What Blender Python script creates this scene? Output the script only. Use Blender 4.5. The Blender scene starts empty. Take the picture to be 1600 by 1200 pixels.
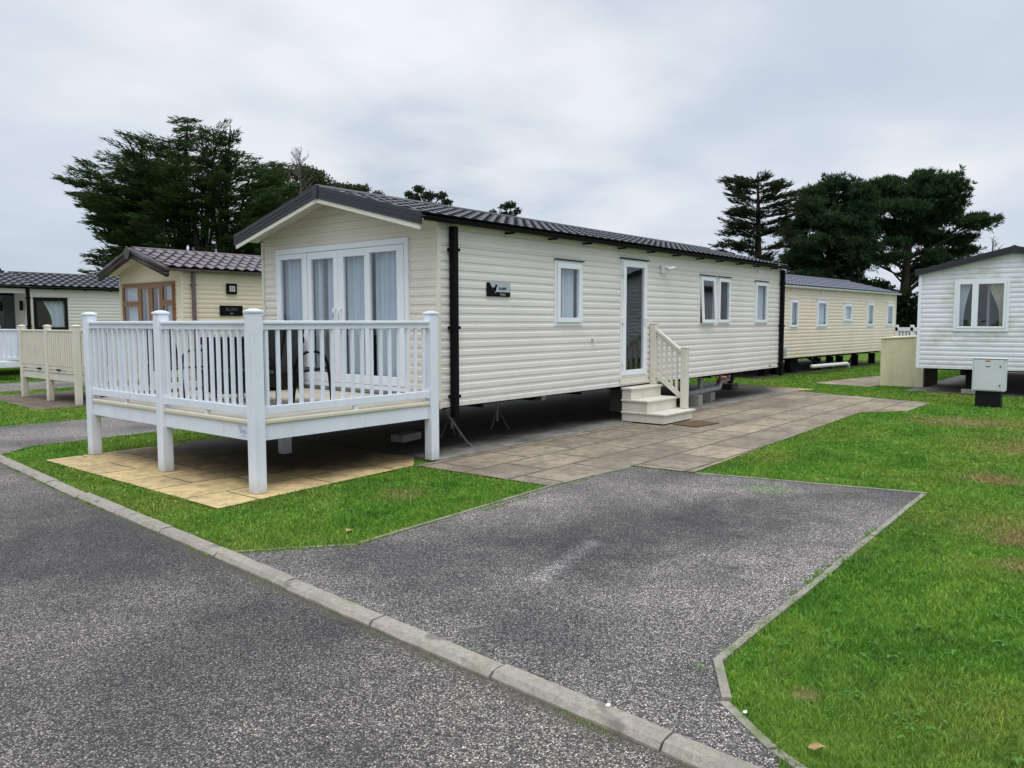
import bpy, bmesh, math, random
import numpy as np
from mathutils import Vector, Matrix, noise as mnoise

random.seed(7)
rng = np.random.default_rng(7)
scene = bpy.context.scene
COL = scene.collection
PI = math.pi
def R(d): return math.radians(d)

# ------------------------------------------------------------------ camera
YAW, PITCH, ROLL = R(39.33), R(4.515), R(-0.093)
CAM_H = 1.65
_f = Vector((math.cos(YAW)*math.cos(PITCH), math.sin(YAW)*math.cos(PITCH), -math.sin(PITCH)))
_r = Vector((math.sin(YAW), -math.cos(YAW), 0))
_u = _r.cross(_f)
_r2 = math.cos(ROLL)*_r + math.sin(ROLL)*_u
_u2 = -math.sin(ROLL)*_r + math.cos(ROLL)*_u
cd = bpy.data.cameras.new('camera')
cam = bpy.data.objects.new('camera', cd)
COL.objects.link(cam)
M = Matrix((( _r2.x, _u2.x, -_f.x, 0), (_r2.y, _u2.y, -_f.y, 0), (_r2.z, _u2.z, -_f.z, CAM_H), (0, 0, 0, 1)))
cam.matrix_world = M
cd.sensor_width = 36
cd.lens = 1232.8/1600*36
cd.clip_start = 0.05
cd.clip_end = 3000
scene.camera = cam
RIGHT_ANG = math.atan2(_r.y, _r.x)

scene.view_settings.view_transform = 'Standard'
scene.view_settings.look = 'None'
scene.view_settings.exposure = 0
scene.view_settings.gamma = 1
scene.render.engine = 'CYCLES'
scene.cycles.max_bounces = 8
scene.cycles.transparent_max_bounces = 16

# ------------------------------------------------------------------ node helpers
def new_mat(name):
    m = bpy.data.materials.new(name)
    m.use_nodes = True
    nt = m.node_tree
    for n in list(nt.nodes):
        nt.nodes.remove(n)
    out = nt.nodes.new('ShaderNodeOutputMaterial')
    return m, nt, out
def N(nt, typ, **kw):
    n = nt.nodes.new(typ)
    for k, v in kw.items():
        if k.startswith('i_'):
            n.inputs[k[2:].replace('_', ' ')].default_value = v
        else:
            setattr(n, k, v)
    return n
def L(nt, a, b): nt.links.new(a, b)
def rgb(c): return (c[0], c[1], c[2], 1)
def mixc(nt, fac, a, b, blend='MIX'):
    n = nt.nodes.new('ShaderNodeMix'); n.data_type = 'RGBA'; n.blend_type = blend
    for i, v in ((0, fac), (6, a), (7, b)):
        if isinstance(v, (int, float)): n.inputs[i].default_value = v
        elif isinstance(v, tuple): n.inputs[i].default_value = rgb(v)
        else: nt.links.new(v, n.inputs[i])
    return n.outputs[2]
def mth(nt, op, a, b=None, clamp=False):
    n = nt.nodes.new('ShaderNodeMath'); n.operation = op; n.use_clamp = clamp
    for i, v in ((0, a), (1, b)):
        if v is None: continue
        if isinstance(v, (int, float)): n.inputs[i].default_value = v
        else: nt.links.new(v, n.inputs[i])
    return n.outputs[0]
def ramp(nt, fac, stops):
    n = nt.nodes.new('ShaderNodeValToRGB')
    els = n.color_ramp.elements
    els[0].position, els[0].color = stops[0][0], rgb(stops[0][1])
    els[1].position, els[1].color = stops[-1][0], rgb(stops[-1][1])
    for p, c in stops[1:-1]:
        e = els.new(p); e.color = rgb(c)
    nt.links.new(fac, n.inputs[0])
    return n.outputs[0]
def mapr(nt, v, a, b, c=0.0, d=1.0):
    n = nt.nodes.new('ShaderNodeMapRange')
    nt.links.new(v, n.inputs[0])
    for i, x in ((1, a), (2, b), (3, c), (4, d)): n.inputs[i].default_value = x
    return n.outputs[0]
def wpos(nt):
    return nt.nodes.new('ShaderNodeNewGeometry').outputs['Position']
def scaled(nt, vec, s, off=(0, 0, 0)):
    n = nt.nodes.new('ShaderNodeMapping')
    n.inputs['Scale'].default_value = s; n.inputs['Location'].default_value = off
    nt.links.new(vec, n.inputs[0])
    return n.outputs[0]
def noise(nt, vec, scale, detail=3, rough=.5):
    n = nt.nodes.new('ShaderNodeTexNoise')
    n.inputs['Scale'].default_value = scale; n.inputs['Detail'].default_value = detail
    n.inputs['Roughness'].default_value = rough
    nt.links.new(vec, n.inputs['Vector'])
    return n.outputs['Fac']
def principled(nt, out, color, rough=.5, spec=.5, metal=0.0, normal=None):
    p = nt.nodes.new('ShaderNodeBsdfPrincipled')
    if isinstance(color, tuple): p.inputs['Base Color'].default_value = rgb(color)
    else: nt.links.new(color, p.inputs['Base Color'])
    if isinstance(rough, (int, float)): p.inputs['Roughness'].default_value = rough
    else: nt.links.new(rough, p.inputs['Roughness'])
    p.inputs['Specular IOR Level'].default_value = spec
    p.inputs['Metallic'].default_value = metal
    if normal is not None: nt.links.new(normal, p.inputs['Normal'])
    nt.links.new(p.outputs[0], out.inputs[0])
    return p
def bump(nt, h, strength=.3, dist=.01):
    b = nt.nodes.new('ShaderNodeBump')
    b.inputs['Strength'].default_value = strength; b.inputs['Distance'].default_value = dist
    nt.links.new(h, b.inputs['Height'])
    return b.outputs[0]

def mat_paint(name, c, rough=.45, var=.08, scale=2.0, grime=.0, spec=.4, metal=0.0, fine=0.0, mud=0.0):
    """paint, plastic or metal with a mottled tone, and grime gathered in soft streaks"""
    m, nt, out = new_mat(name)
    p = wpos(nt)
    n1 = noise(nt, p, scale, 4, .6)
    col = mixc(nt, mapr(nt, n1, .3, .7), tuple(x*(1-var) for x in c), tuple(min(1, x*(1+var)) for x in c))
    if grime:
        st = noise(nt, scaled(nt, p, (9, 9, .9)), 1.0, 5, .65)
        col = mixc(nt, mth(nt, 'MULTIPLY', mapr(nt, st, .5, .8), grime), col, tuple(x*.45*y for x, y in zip(c, (1, .97, .85))))
    if mud:
        sp_ = nt.nodes.new('ShaderNodeSeparateXYZ'); L(nt, p, sp_.inputs[0])
        dz = mth(nt, 'ADD', sp_.outputs[2], mth(nt, 'MULTIPLY', noise(nt, p, 14, 4, .7), .16))
        col = mixc(nt, mth(nt, 'MULTIPLY', mapr(nt, dz, .24, .05), mud), col, (.27, .24, .16))
    h = noise(nt, p, 60, 3)
    principled(nt, out, col, mapr(nt, n1, .2, .8, rough*.85, min(1, rough*1.2)), spec, metal, bump(nt, h, .06+fine, .004))
    return m

def mat_cladding(name, c, algae=0.0, lines=()):
    m, nt, out = new_mat(name)
    p = wpos(nt)
    n1 = noise(nt, p, .9, 4, .6)
    col = mixc(nt, mapr(nt, n1, .3, .7), tuple(x*.93 for x in c), tuple(min(1, x*1.04) for x in c))
    st = noise(nt, scaled(nt, p, (7, 7, .5)), 1.0, 5, .7)
    col = mixc(nt, mth(nt, 'MULTIPLY', mapr(nt, st, .52, .82), .13), col, tuple(x*.62*y for x, y in zip(c, (1, .97, .9))))
    band = noise(nt, scaled(nt, p, (1.2, 1.2, 22)), 1.0, 3, .6)
    col = mixc(nt, mth(nt, 'MULTIPLY', mapr(nt, band, .45, .75), .12), col, (c[0]*1.05, c[1]*.97, c[2]*.98))
    # splashed dirt near the bottom edge
    sep = nt.nodes.new('ShaderNodeSeparateXYZ'); L(nt, p, sep.inputs[0])
    low = mapr(nt, sep.outputs[2], .95, .6)
    dn = noise(nt, p, 5, 5, .65)
    col = mixc(nt, mth(nt, 'MULTIPLY', mth(nt, 'MULTIPLY', low, mapr(nt, dn, .35, .7), True), .35), col, (c[0]*.55, c[1]*.54, c[2]*.48))
    if lines:
        for zl in lines:
            col = mixc(nt, mth(nt, 'MULTIPLY', mapr(nt, mth(nt, 'ABSOLUTE', mth(nt, 'SUBTRACT', sep.outputs[2], zl)), .010, .004), .55, True), col, tuple(x*.35 for x in c))
    if algae:
        a1 = noise(nt, p, 1.3, 5, .62)
        a2 = noise(nt, scaled(nt, p, (3, 3, 14)), 1.0, 4, .6)
        fac = mth(nt, 'MULTIPLY', mapr(nt, a1, .46, .62), mapr(nt, a2, .34, .58), True)
        col = mixc(nt, mth(nt, 'MULTIPLY', fac, algae), col, (.40, .43, .27))
    wob = noise(nt, scaled(nt, p, (1.5, 1.5, 3)), 1.0, 2)
    principled(nt, out, col, .42, .4, 0, bump(nt, wob, .15, .03))
    return m

def mat_asphalt(name, lo, hi, patch_scale, dark, light, seed=0.0, stain=None, kerb_line=False):
    m, nt, out = new_mat(name)
    p = wpos(nt)
    q = scaled(nt, p, (1, 1, 0.02), (seed, seed*.7, 0))
    wv = nt.nodes.new('ShaderNodeTexNoise'); wv.inputs['Scale'].default_value = 40; wv.inputs['Detail'].default_value = 2
    L(nt, q, wv.inputs['Vector'])
    add = nt.nodes.new('ShaderNodeVectorMath'); add.operation = 'MULTIPLY_ADD'
    L(nt, wv.outputs['Color'], add.inputs[0]); add.inputs[1].default_value = (.012, .012, 0); L(nt, q, add.inputs[2])
    v = nt.nodes.new('ShaderNodeTexVoronoi'); v.inputs['Scale'].default_value = 160
    L(nt, add.outputs[0], v.inputs['Vector'])
    v2 = nt.nodes.new('ShaderNodeTexVoronoi'); v2.inputs['Scale'].default_value = 330
    L(nt, add.outputs[0], v2.inputs['Vector'])
    sepc = nt.nodes.new('ShaderNodeSeparateColor'); L(nt, v.outputs['Color'], sepc.inputs[0])
    sepd = nt.nodes.new('ShaderNodeSeparateColor'); L(nt, v2.outputs['Color'], sepd.inputs[0])
    pn = noise(nt, q, patch_scale, 5, .6)
    pn2 = noise(nt, q, patch_scale*4.3, 4, .6)
    patch = mth(nt, 'ADD', mapr(nt, pn, .36, .66), mth(nt, 'MULTIPLY', mth(nt, 'SUBTRACT', pn2, .5), .7), True)
    base = mixc(nt, patch, dark, light)
    chip = ramp(nt, sepc.outputs[0], [(0, (.12, .12, .13)), (.42, (.45, .45, .46)), (.70, (1.0, .98, .97)), (.88, (2.0, 1.95, 1.88)), (1, (3.7, 3.55, 3.35))])
    chip2 = ramp(nt, sepd.outputs[0], [(0, (.45, .45, .47)), (.6, (.9, .9, .9)), (1, (1.7, 1.68, 1.66))])
    col = mixc(nt, 1.0, base, chip, 'MULTIPLY')
    col = mixc(nt, 1.0, col, chip2, 'MULTIPLY')
    # gaps between the stones
    gap = mapr(nt, v.outputs['Distance'], .35, .75)
    col = mixc(nt, mth(nt, 'MULTIPLY', gap, .6), col, (.018, .018, .02))
    tint = mapr(nt, sepc.outputs[1], .8, 1.0)
    col = mixc(nt, mth(nt, 'MULTIPLY', tint, .35), col, (.16, .12, .10))
    if stain:
        for (sx, sy, sr, c, a) in stain:
            d = nt.nodes.new('ShaderNodeVectorMath'); d.operation = 'DISTANCE'
            L(nt, scaled(nt, p, (1, 1, 0)), d.inputs[0]); d.inputs[1].default_value = (sx, sy, 0)
            dd = mth(nt, 'ADD', d.outputs['Value'], mth(nt, 'MULTIPLY', mth(nt, 'SUBTRACT', pn2, .5), sr*1.6))
            col = mixc(nt, mth(nt, 'MULTIPLY', mapr(nt, dd, sr, sr*.2), a, True), col, mixc(nt, .75, col, c, 'MULTIPLY') if a > 0 else c)
    if kerb_line:   # silt and moss gathered against the kerb face
        sk_ = nt.nodes.new('ShaderNodeSeparateXYZ'); L(nt, p, sk_.inputs[0])
        kc = mth(nt, 'ADD', mth(nt, 'ADD', 2.50, mth(nt, 'MULTIPLY', sk_.outputs[1], .066)), mth(nt, 'MULTIPLY', mth(nt, 'MULTIPLY', sk_.outputs[1], sk_.outputs[1]), .0009))
        dk = mth(nt, 'SUBTRACT', kc, sk_.outputs[0])
        dk = mth(nt, 'ADD', dk, mth(nt, 'MULTIPLY', mth(nt, 'SUBTRACT', noise(nt, p, 4.5, 5, .7), .5), .20))
        col = mixc(nt, mth(nt, 'MULTIPLY', mapr(nt, dk, .085, .0), .75, True), col, mixc(nt, mapr(nt, noise(nt, p, 3.1, 3), .45, .6), (.075, .062, .045), (.075, .085, .030)))
    h = mth(nt, 'SUBTRACT', 1.0, v.outputs['Distance'])
    principled(nt, out, col, .78, .35, 0, bump(nt, h, .7, .006))
    return m

def mat_slabs(name, c1, c2, bw, bh, mortar, ang=0.0, off=.5, origin=(0, 0), stain=.6, stain_col=(.06, .055, .05), dark_at=None, moss=.5):
    m, nt, out = new_mat(name)
    p = wpos(nt)
    mp = nt.nodes.new('ShaderNodeMapping'); L(nt, p, mp.inputs[0])
    mp.inputs['Rotation'].default_value = (0, 0, ang); mp.inputs['Location'].default_value = (-origin[0], -origin[1], 0)
    wn = nt.nodes.new('ShaderNodeTexNoise'); wn.inputs['Scale'].default_value = 2.2; wn.inputs['Detail'].default_value = 3
    L(nt, p, wn.inputs['Vector'])
    ad = nt.nodes.new('ShaderNodeVectorMath'); ad.operation = 'MULTIPLY_ADD'
    L(nt, wn.outputs['Color'], ad.inputs[0]); ad.inputs[1].default_value = (.03, .03, 0); L(nt, mp.outputs[0], ad.inputs[2])
    b = nt.nodes.new('ShaderNodeTexBrick')
    b.offset = off; b.squash = 1
    b.inputs['Scale'].default_value = 1; b.inputs['Brick Width'].default_value = bw; b.inputs['Row Height'].default_value = bh
    b.inputs['Mortar Size'].default_value = mortar; b.inputs['Mortar Smooth'].default_value = .3
    b.inputs['Color1'].default_value = rgb(c1); b.inputs['Color2'].default_value = rgb(c2)
    b.inputs['Mortar'].default_value = (.035, .035, .025, 1)
    b.inputs['Bias'].default_value = 0.0
    L(nt, ad.outputs[0], b.inputs['Vector'])
    n1 = noise(nt, p, 1.1, 6, .68); n2 = noise(nt, p, 7, 5, .65); n3 = noise(nt, p, 60, 3, .6)
    col = b.outputs['Color']
    col = mixc(nt, 1.0, col, ramp(nt, n2, [(.25, (.48, .49, .50)), (.52, (1, 1, 1)), (.75, (1.3, 1.25, 1.15))]), 'MULTIPLY')
    col = mixc(nt, mth(nt, 'MULTIPLY', mapr(nt, n1, .42, .68), stain), col, stain_col)
    col = mixc(nt, 1.0, col, ramp(nt, n3, [(.2, (.75, .75, .75)), (.8, (1.2, 1.2, 1.2))]), 'MULTIPLY')
    mm = noise(nt, p, 2.6, 4, .7)
    col = mixc(nt, mth(nt, 'MULTIPLY', mth(nt, 'MULTIPLY', b.outputs['Fac'], mapr(nt, mm, .5, .62), True), moss), col, (.05, .09, .02))
    if dark_at:   # shade under the raised floors painted into the colour, with some staining
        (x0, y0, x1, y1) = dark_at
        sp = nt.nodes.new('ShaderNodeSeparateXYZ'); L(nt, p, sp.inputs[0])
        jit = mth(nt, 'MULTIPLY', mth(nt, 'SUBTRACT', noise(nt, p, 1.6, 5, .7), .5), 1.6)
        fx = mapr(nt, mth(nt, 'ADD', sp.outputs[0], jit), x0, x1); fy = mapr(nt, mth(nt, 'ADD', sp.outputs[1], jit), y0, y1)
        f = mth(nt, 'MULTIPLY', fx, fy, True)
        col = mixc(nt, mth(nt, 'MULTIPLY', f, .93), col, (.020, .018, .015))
    h = mth(nt, 'ADD', mth(nt, 'MULTIPLY', mth(nt, 'SUBTRACT', 1.0, b.outputs['Fac']), 1.0), mth(nt, 'MULTIPLY', n3, .25))
    principled(nt, out, col, .82, .3, 0, bump(nt, h, .5, .008))
    return m

def mat_concrete(name, c, scale=3.0, stain=.5, dark=(.06, .06, .05), moss=0.0, spots=0.0):
    m, nt, out = new_mat(name)
    p = wpos(nt)
    n1 = noise(nt, p, scale, 6, .68); n2 = noise(nt, p, 28, 4, .65); n3 = noise(nt, p, 160, 2)
    col = mixc(nt, 1.0, c, ramp(nt, n2, [(.25, (.7, .7, .7)), (.75, (1.2, 1.19, 1.17))]), 'MULTIPLY')
    col = mixc(nt, mth(nt, 'MULTIPLY', mapr(nt, n1, .48, .75), stain), col, dark)
    col = mixc(nt, 1.0, col, ramp(nt, n3, [(.3, (.75, .75, .75)), (.7, (1.15, 1.15, 1.15))]), 'MULTIPLY')
    if spots:
        sn = noise(nt, p, 5.5, 2, .4)
        col = mixc(nt, mth(nt, 'MULTIPLY', mapr(nt, sn, .64, .70), spots), col, tuple(x*.42 for x in c))
    if moss:
        mm = noise(nt, p, 3.2, 5, .7)
        col = mixc(nt, mth(nt, 'MULTIPLY', mapr(nt, mm, .52, .66), moss), col, (.10, .15, .04))
    principled(nt, out, col, .85, .3, 0, bump(nt, n2, .4, .006))
    return m

def grass_color(nt):
    p = scaled(nt, wpos(nt), (1, 1, 0))
    big = noise(nt, p, .45, 4, .6); mid = noise(nt, p, 1.7, 4, .65); fine = noise(nt, p, 9, 3, .6)
    col = ramp(nt, mid, [(.28, (.068, .200, .024)), (.45, (.122, .305, .032)), (.58, (.188, .375, .045)), (.74, (.275, .42, .075))])
    col = mixc(nt, mth(nt, 'MULTIPLY', mapr(nt, big, .46, .66), .65), col, (.32, .36, .08))
    col = mixc(nt, mth(nt, 'MULTIPLY', mapr(nt, fine, .42, .72), .45), col, (.058, .125, .030))
    # worn brownish patches on the open lawn beside the cabinet
    for (sx, sy, sr, a) in ((9.5, 1.25, .42, .9), (7.0, .72, .30, .9), (6.2, .66, .26, .85), (11.9, 1.3, .6, .7), (14.6, 2.4, .9, .85), (12.9, 1.1, .9, .5), (3.43, 1.13, .07, .7), (7.3, .75, .6, .4), (5.1, 5.6, .35, .5)):
        d = nt.nodes.new('ShaderNodeVectorMath'); d.operation = 'DISTANCE'
        L(nt, p, d.inputs[0]); d.inputs[1].default_value = (sx, sy, 0)
        dd = mth(nt, 'ADD', d.outputs['Value'], mth(nt, 'MULTIPLY', mth(nt, 'SUBTRACT', noise(nt, p, 2.3, 5, .7), .5), sr*2.6))
        col = mixc(nt, mth(nt, 'MULTIPLY', mapr(nt, dd, sr*1.1, sr*.2), a, True), col, (.36, .265, .135))
    return col

# ------------------------------------------------------------------ materials
M_ = {}
def make_materials():
    M_['upvc'] = mat_paint('white_upvc', (.72, .755, .81), .35, .05, 2.0, .20, mud=.6)
    M_['white_frame'] = mat_paint('white_frame', (.80, .82, .85), .3, .03, 2.0, .05)
    M_['clad_main'] = mat_cladding('cream_cladding', (.75, .715, .67), 0.0, (1.565, 2.575))
    M_['clad_gable'] = mat_cladding('cream_gable_cladding', (.74, .68, .58))
    M_['clad_elan'] = mat_cladding('yellow_cream_cladding', (.77, .675, .50))
    M_['clad_pale'] = mat_cladding('pale_cladding', (.68, .65, .58))
    M_['clad_sand'] = mat_cladding('sand_cladding', (.79, .69, .55))
    M_['clad_white'] = mat_cladding('mossy_white_cladding', (.78, .78, .82), algae=.6)
    M_['cream_trim'] = mat_paint('cream_trim', (.70, .67, .56), .4, .05, 2, .1)
    M_['tan_trim'] = mat_paint('tan_trim', (.62, .57, .44), .45, .06, 3, .15)
    M_['deck_cream'] = mat_paint('cream_railing', (.68, .62, .52), .4, .05, 3, .16, mud=.5)
    M_['roof_dark'] = mat_paint('charcoal_roof', (.042, .042, .050), .38, .2, 3, .25, .5)
    M_['roof_brown'] = mat_paint('brown_roof', (.125, .098, .105), .42, .18, 3, .3, .5)
    M_['roof_slate'] = mat_paint('slate_roof', (.10, .105, .135), .4, .15, 3, .2, .5)
    M_['fascia_dark'] = mat_paint('charcoal_fascia', (.030, .031, .038), .42, .15, 4, .1)
    M_['fascia_brown'] = mat_paint('brown_fascia', (.034, .024, .021), .35, .15, 4, .1)
    M_['black'] = mat_paint('black_plastic', (.0045, .0045, .0055), .6, .2, 5, 0, .10)
    M_['black_matt'] = mat_paint('black_matt', (.009, .009, .010), .7, .25, 5, 0, .2)
    M_['chassis'] = mat_paint('rusty_chassis', (.014, .013, .012), .8, .4, 5, .3, .2)
    M_['stand_steel'] = mat_paint('dull_stand_steel', (.13, .125, .115), .6, .3, 9, .3)
    M_['galv'] = mat_paint('galvanised_steel', (.30, .31, .32), .45, .2, 6, .25, .5, .7)
    M_['wood_brown'] = mat_paint('brown_wood_frame', (.25, .125, .055), .4, .18, 6, .15)
    M_['grey_pipe'] = mat_paint('grey_pipe', (.40, .41, .43), .45, .12, 5, .2)
    M_['white_pipe'] = mat_paint('white_pipe', (.68, .68, .66), .45, .1, 5, .2)
    M_['cabinet'] = mat_paint('cabinet_grey', (.60, .63, .63), .5, .05, 2, .15)
    M_['beige_board'] = mat_paint('beige_board', (.74, .66, .44), .6, .12, 2.2, .3)
    M_['step'] = mat_paint('cream_step', (.66, .63, .54), .5, .07, 4, .25, fine=.1)
    M_['rubber'] = mat_paint('brown_mat', (.13, .085, .045), .95, .4, 40, 0, .1)
    M_['mesh_fabric'] = mat_paint('black_mesh_fabric', (.022, .023, .027), .7, .2, 10)
    M_['brick_red'] = mat_paint('red_brick', (.33, .12, .07), .85, .25, 12, .2)
    M_['timber'] = mat_paint('weathered_timber', (.09, .065, .045), .85, .35, 8, .3)
    M_['bark'] = mat_paint('bark', (.034, .027, .022), .9, .4, 2, .3, .2, 0, .6)
    M_['bark_grey'] = mat_paint('grey_bark', (.13, .115, .10), .9, .3, 2, .3, .2, 0, .6)
    M_['silver'] = mat_paint('silver_plate', (.45, .50, .55), .35, .06, 4, 0, .5, .3)
    M_['lamp_glass'] = mat_paint('lamp_glass', (.70, .70, .68), .25, .05, 4)
    M_['sticker'] = mat_paint('sticker', (.62, .68, .78), .4, .03, 4)
    M_['sticker_ink'] = mat_paint('sticker_ink', (.20, .24, .36), .5, .1, 20)
    M_['grey_ink2'] = mat_paint('dull_grey_ink', (.11, .115, .12), .5, .1, 20)
    M_['red_ink'] = mat_paint('red_ink', (.50, .16, .08), .5, .1, 20)
    M_['grey_ink'] = mat_paint('grey_ink', (.12, .13, .14), .5, .1, 20)
    M_['deck_floor'] = mat_paint('deck_board', (.50, .45, .36), .6, .14, 5, .3, fine=.1)
    M_['inside'] = mat_paint('room_lining', (.22, .20, .18), .8, .2, 1)
    M_['leaf_dead'] = mat_paint('dead_leaf', (.36, .24, .11), .8, .3, 20)
    M_['pebble'] = mat_paint('white_pebble', (.72, .72, .68), .6, .1, 30)
    M_['kerb'] = mat_concrete('kerb_concrete', (.335, .297, .25), 2.2, .55, (.17, .15, .125), .28, .75)
    M_['edging'] = mat_concrete('edging_concrete', (.30, .275, .225), 4, .6, (.12, .115, .085), .75)
    M_['block'] = mat_concrete('block_concrete', (.30, .285, .255), 5, .4, (.12, .11, .1))
    M_['slab_base'] = mat_concrete('slab_concrete', (.235, .22, .195), 1.2, .75, (.07, .065, .055), .12)
    M_['slab_under'] = mat_slabs('grimy_shaded_concrete', (.30, .28, .25), (.27, .255, .23), 9, 9, .001, 0, .0, (.5, .5), .55, (.10, .09, .08), (5.0, 6.5, 5.2, 7.35), .0)  # stained concrete; the mask paints in deep shade below the caravan
    M_['road'] = mat_asphalt('road_asphalt', 0, 0, .42, (.078, .072, .069), (.275, .246, .215), 3.1, kerb_line=True)
    M_['drive'] = mat_asphalt('drive_asphalt', 0, 0, .55, (.122, .112, .107), (.345, .312, .282), 11.7,
                              stain=[(5.5, 3.05, 1.25, (.40, .40, .42), 1.0), (6.8, 2.7, .95, (.45, .45, .47), 1.0), (4.5, 3.1, .75, (.46, .46, .48), 1.0), (4.6, 2.2, .45, (.6, .6, .62), .9), (7.5, 2.9, .35, (.65, 1.25, .5), .8)]+[(3.92+.118*k, 3.0+.024*k, .11, (2.3, 2.3, 2.4), .85) for k in range(9)]+[(6.55+.12*k, 3.25-.08*k, .09, (1.5, 1.5, 1.5), .6) for k in range(5)])
    M_['patio'] = mat_slabs('patio_slabs', (.365, .292, .205), (.25, .208, .16), .92, .62, .015, 0, .5, (.1, .25), .75, (.125, .098, .073), None, .9)
    M_['pad'] = mat_slabs('sandstone_slabs', (.60, .445, .215), (.50, .375, .195), .9, .62, .010, 0, .5, (3.66, 6.36), .22, (.25, .20, .13), (3.9, 6.4, 5.3, 7.5), .25)  # brown staining, and deck shade painted in by the mask
    M_['pad_brown'] = mat_slabs('brown_slabs', (.20, .15, .11), (.14, .11, .085), .6, .6, .02, 0, .0, (.1, .2), .6, (.06, .05, .04), None, .9)
    # soil under the grass
    m, nt, out = new_mat('lawn')
    gc = grass_color(nt)
    gc = mixc(nt, .62, gc, (.040, .062, .014))
    fb = noise(nt, wpos(nt), 45, 3)
    principled(nt, out, gc, .9, .1, 0, bump(nt, fb, .8, .02))
    M_['lawn'] = m
    m, nt, out = new_mat('grass_blades')
    gc = grass_color(nt)
    at = nt.nodes.new('ShaderNodeAttribute'); at.attribute_name = 'tone'
    gc = mixc(nt, 1.0, gc, ramp(nt, at.outputs['Fac'], [(0, (.55, .60, .45)), (.5, (1.05, 1.0, .9)), (.85, (1.5, 1.3, 1.2)), (1, (2.1, 1.5, 1.8))]), 'MULTIPLY')
    d = nt.nodes.new('ShaderNodeBsdfDiffuse'); L(nt, gc, d.inputs[0])
    t = nt.nodes.new('ShaderNodeBsdfTranslucent'); L(nt, gc, t.inputs[0])
    g = nt.nodes.new('ShaderNodeBsdfGlossy'); g.inputs['Roughness'].default_value = .45; g.inputs[0].default_value = (.9, 1, .9, 1)
    s1 = nt.nodes.new('ShaderNodeMixShader'); s1.inputs[0].default_value = .35; L(nt, d.outputs[0], s1.inputs[1]); L(nt, t.outputs[0], s1.inputs[2])
    s2 = nt.nodes.new('ShaderNodeMixShader'); s2.inputs[0].default_value = .02; L(nt, s1.outputs[0], s2.inputs[1]); L(nt, g.outputs[0], s2.inputs[2])
    L(nt, s2.outputs[0], out.inputs[0])
    M_['grass'] = m
    def leafmat(name, dark, lightc, scale=1.1):
        m, nt, out = new_mat(name)
        tc = nt.nodes.new('ShaderNodeTexCoord')
        n1 = noise(nt, tc.outputs['Object'], scale, 4, .6)
        at = nt.nodes.new('ShaderNodeAttribute'); at.attribute_name = 'tone'
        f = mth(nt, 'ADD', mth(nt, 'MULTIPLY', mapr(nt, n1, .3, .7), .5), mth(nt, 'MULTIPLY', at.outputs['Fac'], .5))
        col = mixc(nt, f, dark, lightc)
        d = nt.nodes.new('ShaderNodeBsdfDiffuse'); L(nt, col, d.inputs[0])
        t = nt.nodes.new('ShaderNodeBsdfTranslucent'); L(nt, col, t.inputs[0])
        s1 = nt.nodes.new('ShaderNodeMixShader'); s1.inputs[0].default_value = .25; L(nt, d.outputs[0], s1.inputs[1]); L(nt, t.outputs[0], s1.inputs[2])
        L(nt, s1.outputs[0], out.inputs[0])
        return m
    M_['cypress'] = leafmat('cypress_foliage', (.016, .032, .013), (.080, .125, .042))
    M_['cypress_b'] = leafmat('olive_cypress_foliage', (.022, .028, .016), (.062, .072, .038))
    M_['pine'] = leafmat('pine_needles', (.015, .032, .018), (.070, .120, .052))
    M_['oak'] = leafmat('olive_leaves', (.035, .042, .020), (.100, .105, .055))
    M_['leafy'] = leafmat('dark_leaves', (.02, .03, .018), (.055, .075, .04))
    M_['hedge'] = leafmat('hedge_leaves', (.008, .014, .007), (.026, .040, .016), 2.0)
    M_['weed'] = leafmat('weed_leaves', (.09, .23, .045), (.19, .37, .10), 6.0)
    # glass
    m, nt, out = new_mat('window_glass')
    gm = nt.nodes.new('ShaderNodeNewGeometry')
    dp = nt.nodes.new('ShaderNodeVectorMath'); dp.operation = 'DOT_PRODUCT'; L(nt, gm.outputs['Normal'], dp.inputs[0]); L(nt, gm.outputs['Incoming'], dp.inputs[1])
    sch = mth(nt, 'POWER', mth(nt, 'SUBTRACT', 1.0, mth(nt, 'ABSOLUTE', dp.outputs['Value'])), 4.2)
    f = mth(nt, 'ADD', mth(nt, 'MULTIPLY', sch, .82), .095, True)
    tr = nt.nodes.new('ShaderNodeBsdfTransparent'); tr.inputs[0].default_value = (.88, .93, .97, 1)
    gl = nt.nodes.new('ShaderNodeBsdfGlossy'); gl.inputs['Roughness'].default_value = .015; gl.inputs[0].default_value = (.9, .94, 1, 1)
    tw = noise(nt, wpos(nt), 1.6, 2)
    L(nt, bump(nt, tw, .05, .05), gl.inputs['Normal'])
    s = nt.nodes.new('ShaderNodeMixShader'); L(nt, f, s.inputs[0]); L(nt, tr.outputs[0], s.inputs[1]); L(nt, gl.outputs[0], s.inputs[2])
    L(nt, s.outputs[0], out.inputs[0])
    M_['glass'] = m
    def curt(name, c, tl):
        m, nt, out = new_mat(name)
        d = nt.nodes.new('ShaderNodeBsdfDiffuse'); d.inputs[0].default_value = rgb(c)
        t = nt.nodes.new('ShaderNodeBsdfTranslucent'); t.inputs[0].default_value = rgb(c)
        n1 = noise(nt, scaled(nt, wpos(nt), (14, 14, .6)), 1.0, 3)
        cc = mixc(nt, mapr(nt, n1, .3, .7), tuple(x*.88 for x in c), c)
        L(nt, cc, d.inputs[0])
        s = nt.nodes.new('ShaderNodeMixShader'); s.inputs[0].default_value = tl
        L(nt, d.outputs[0], s.inputs[1]); L(nt, t.outputs[0], s.inputs[2]); L(nt, s.outputs[0], out.inputs[0])
        return m
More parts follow.
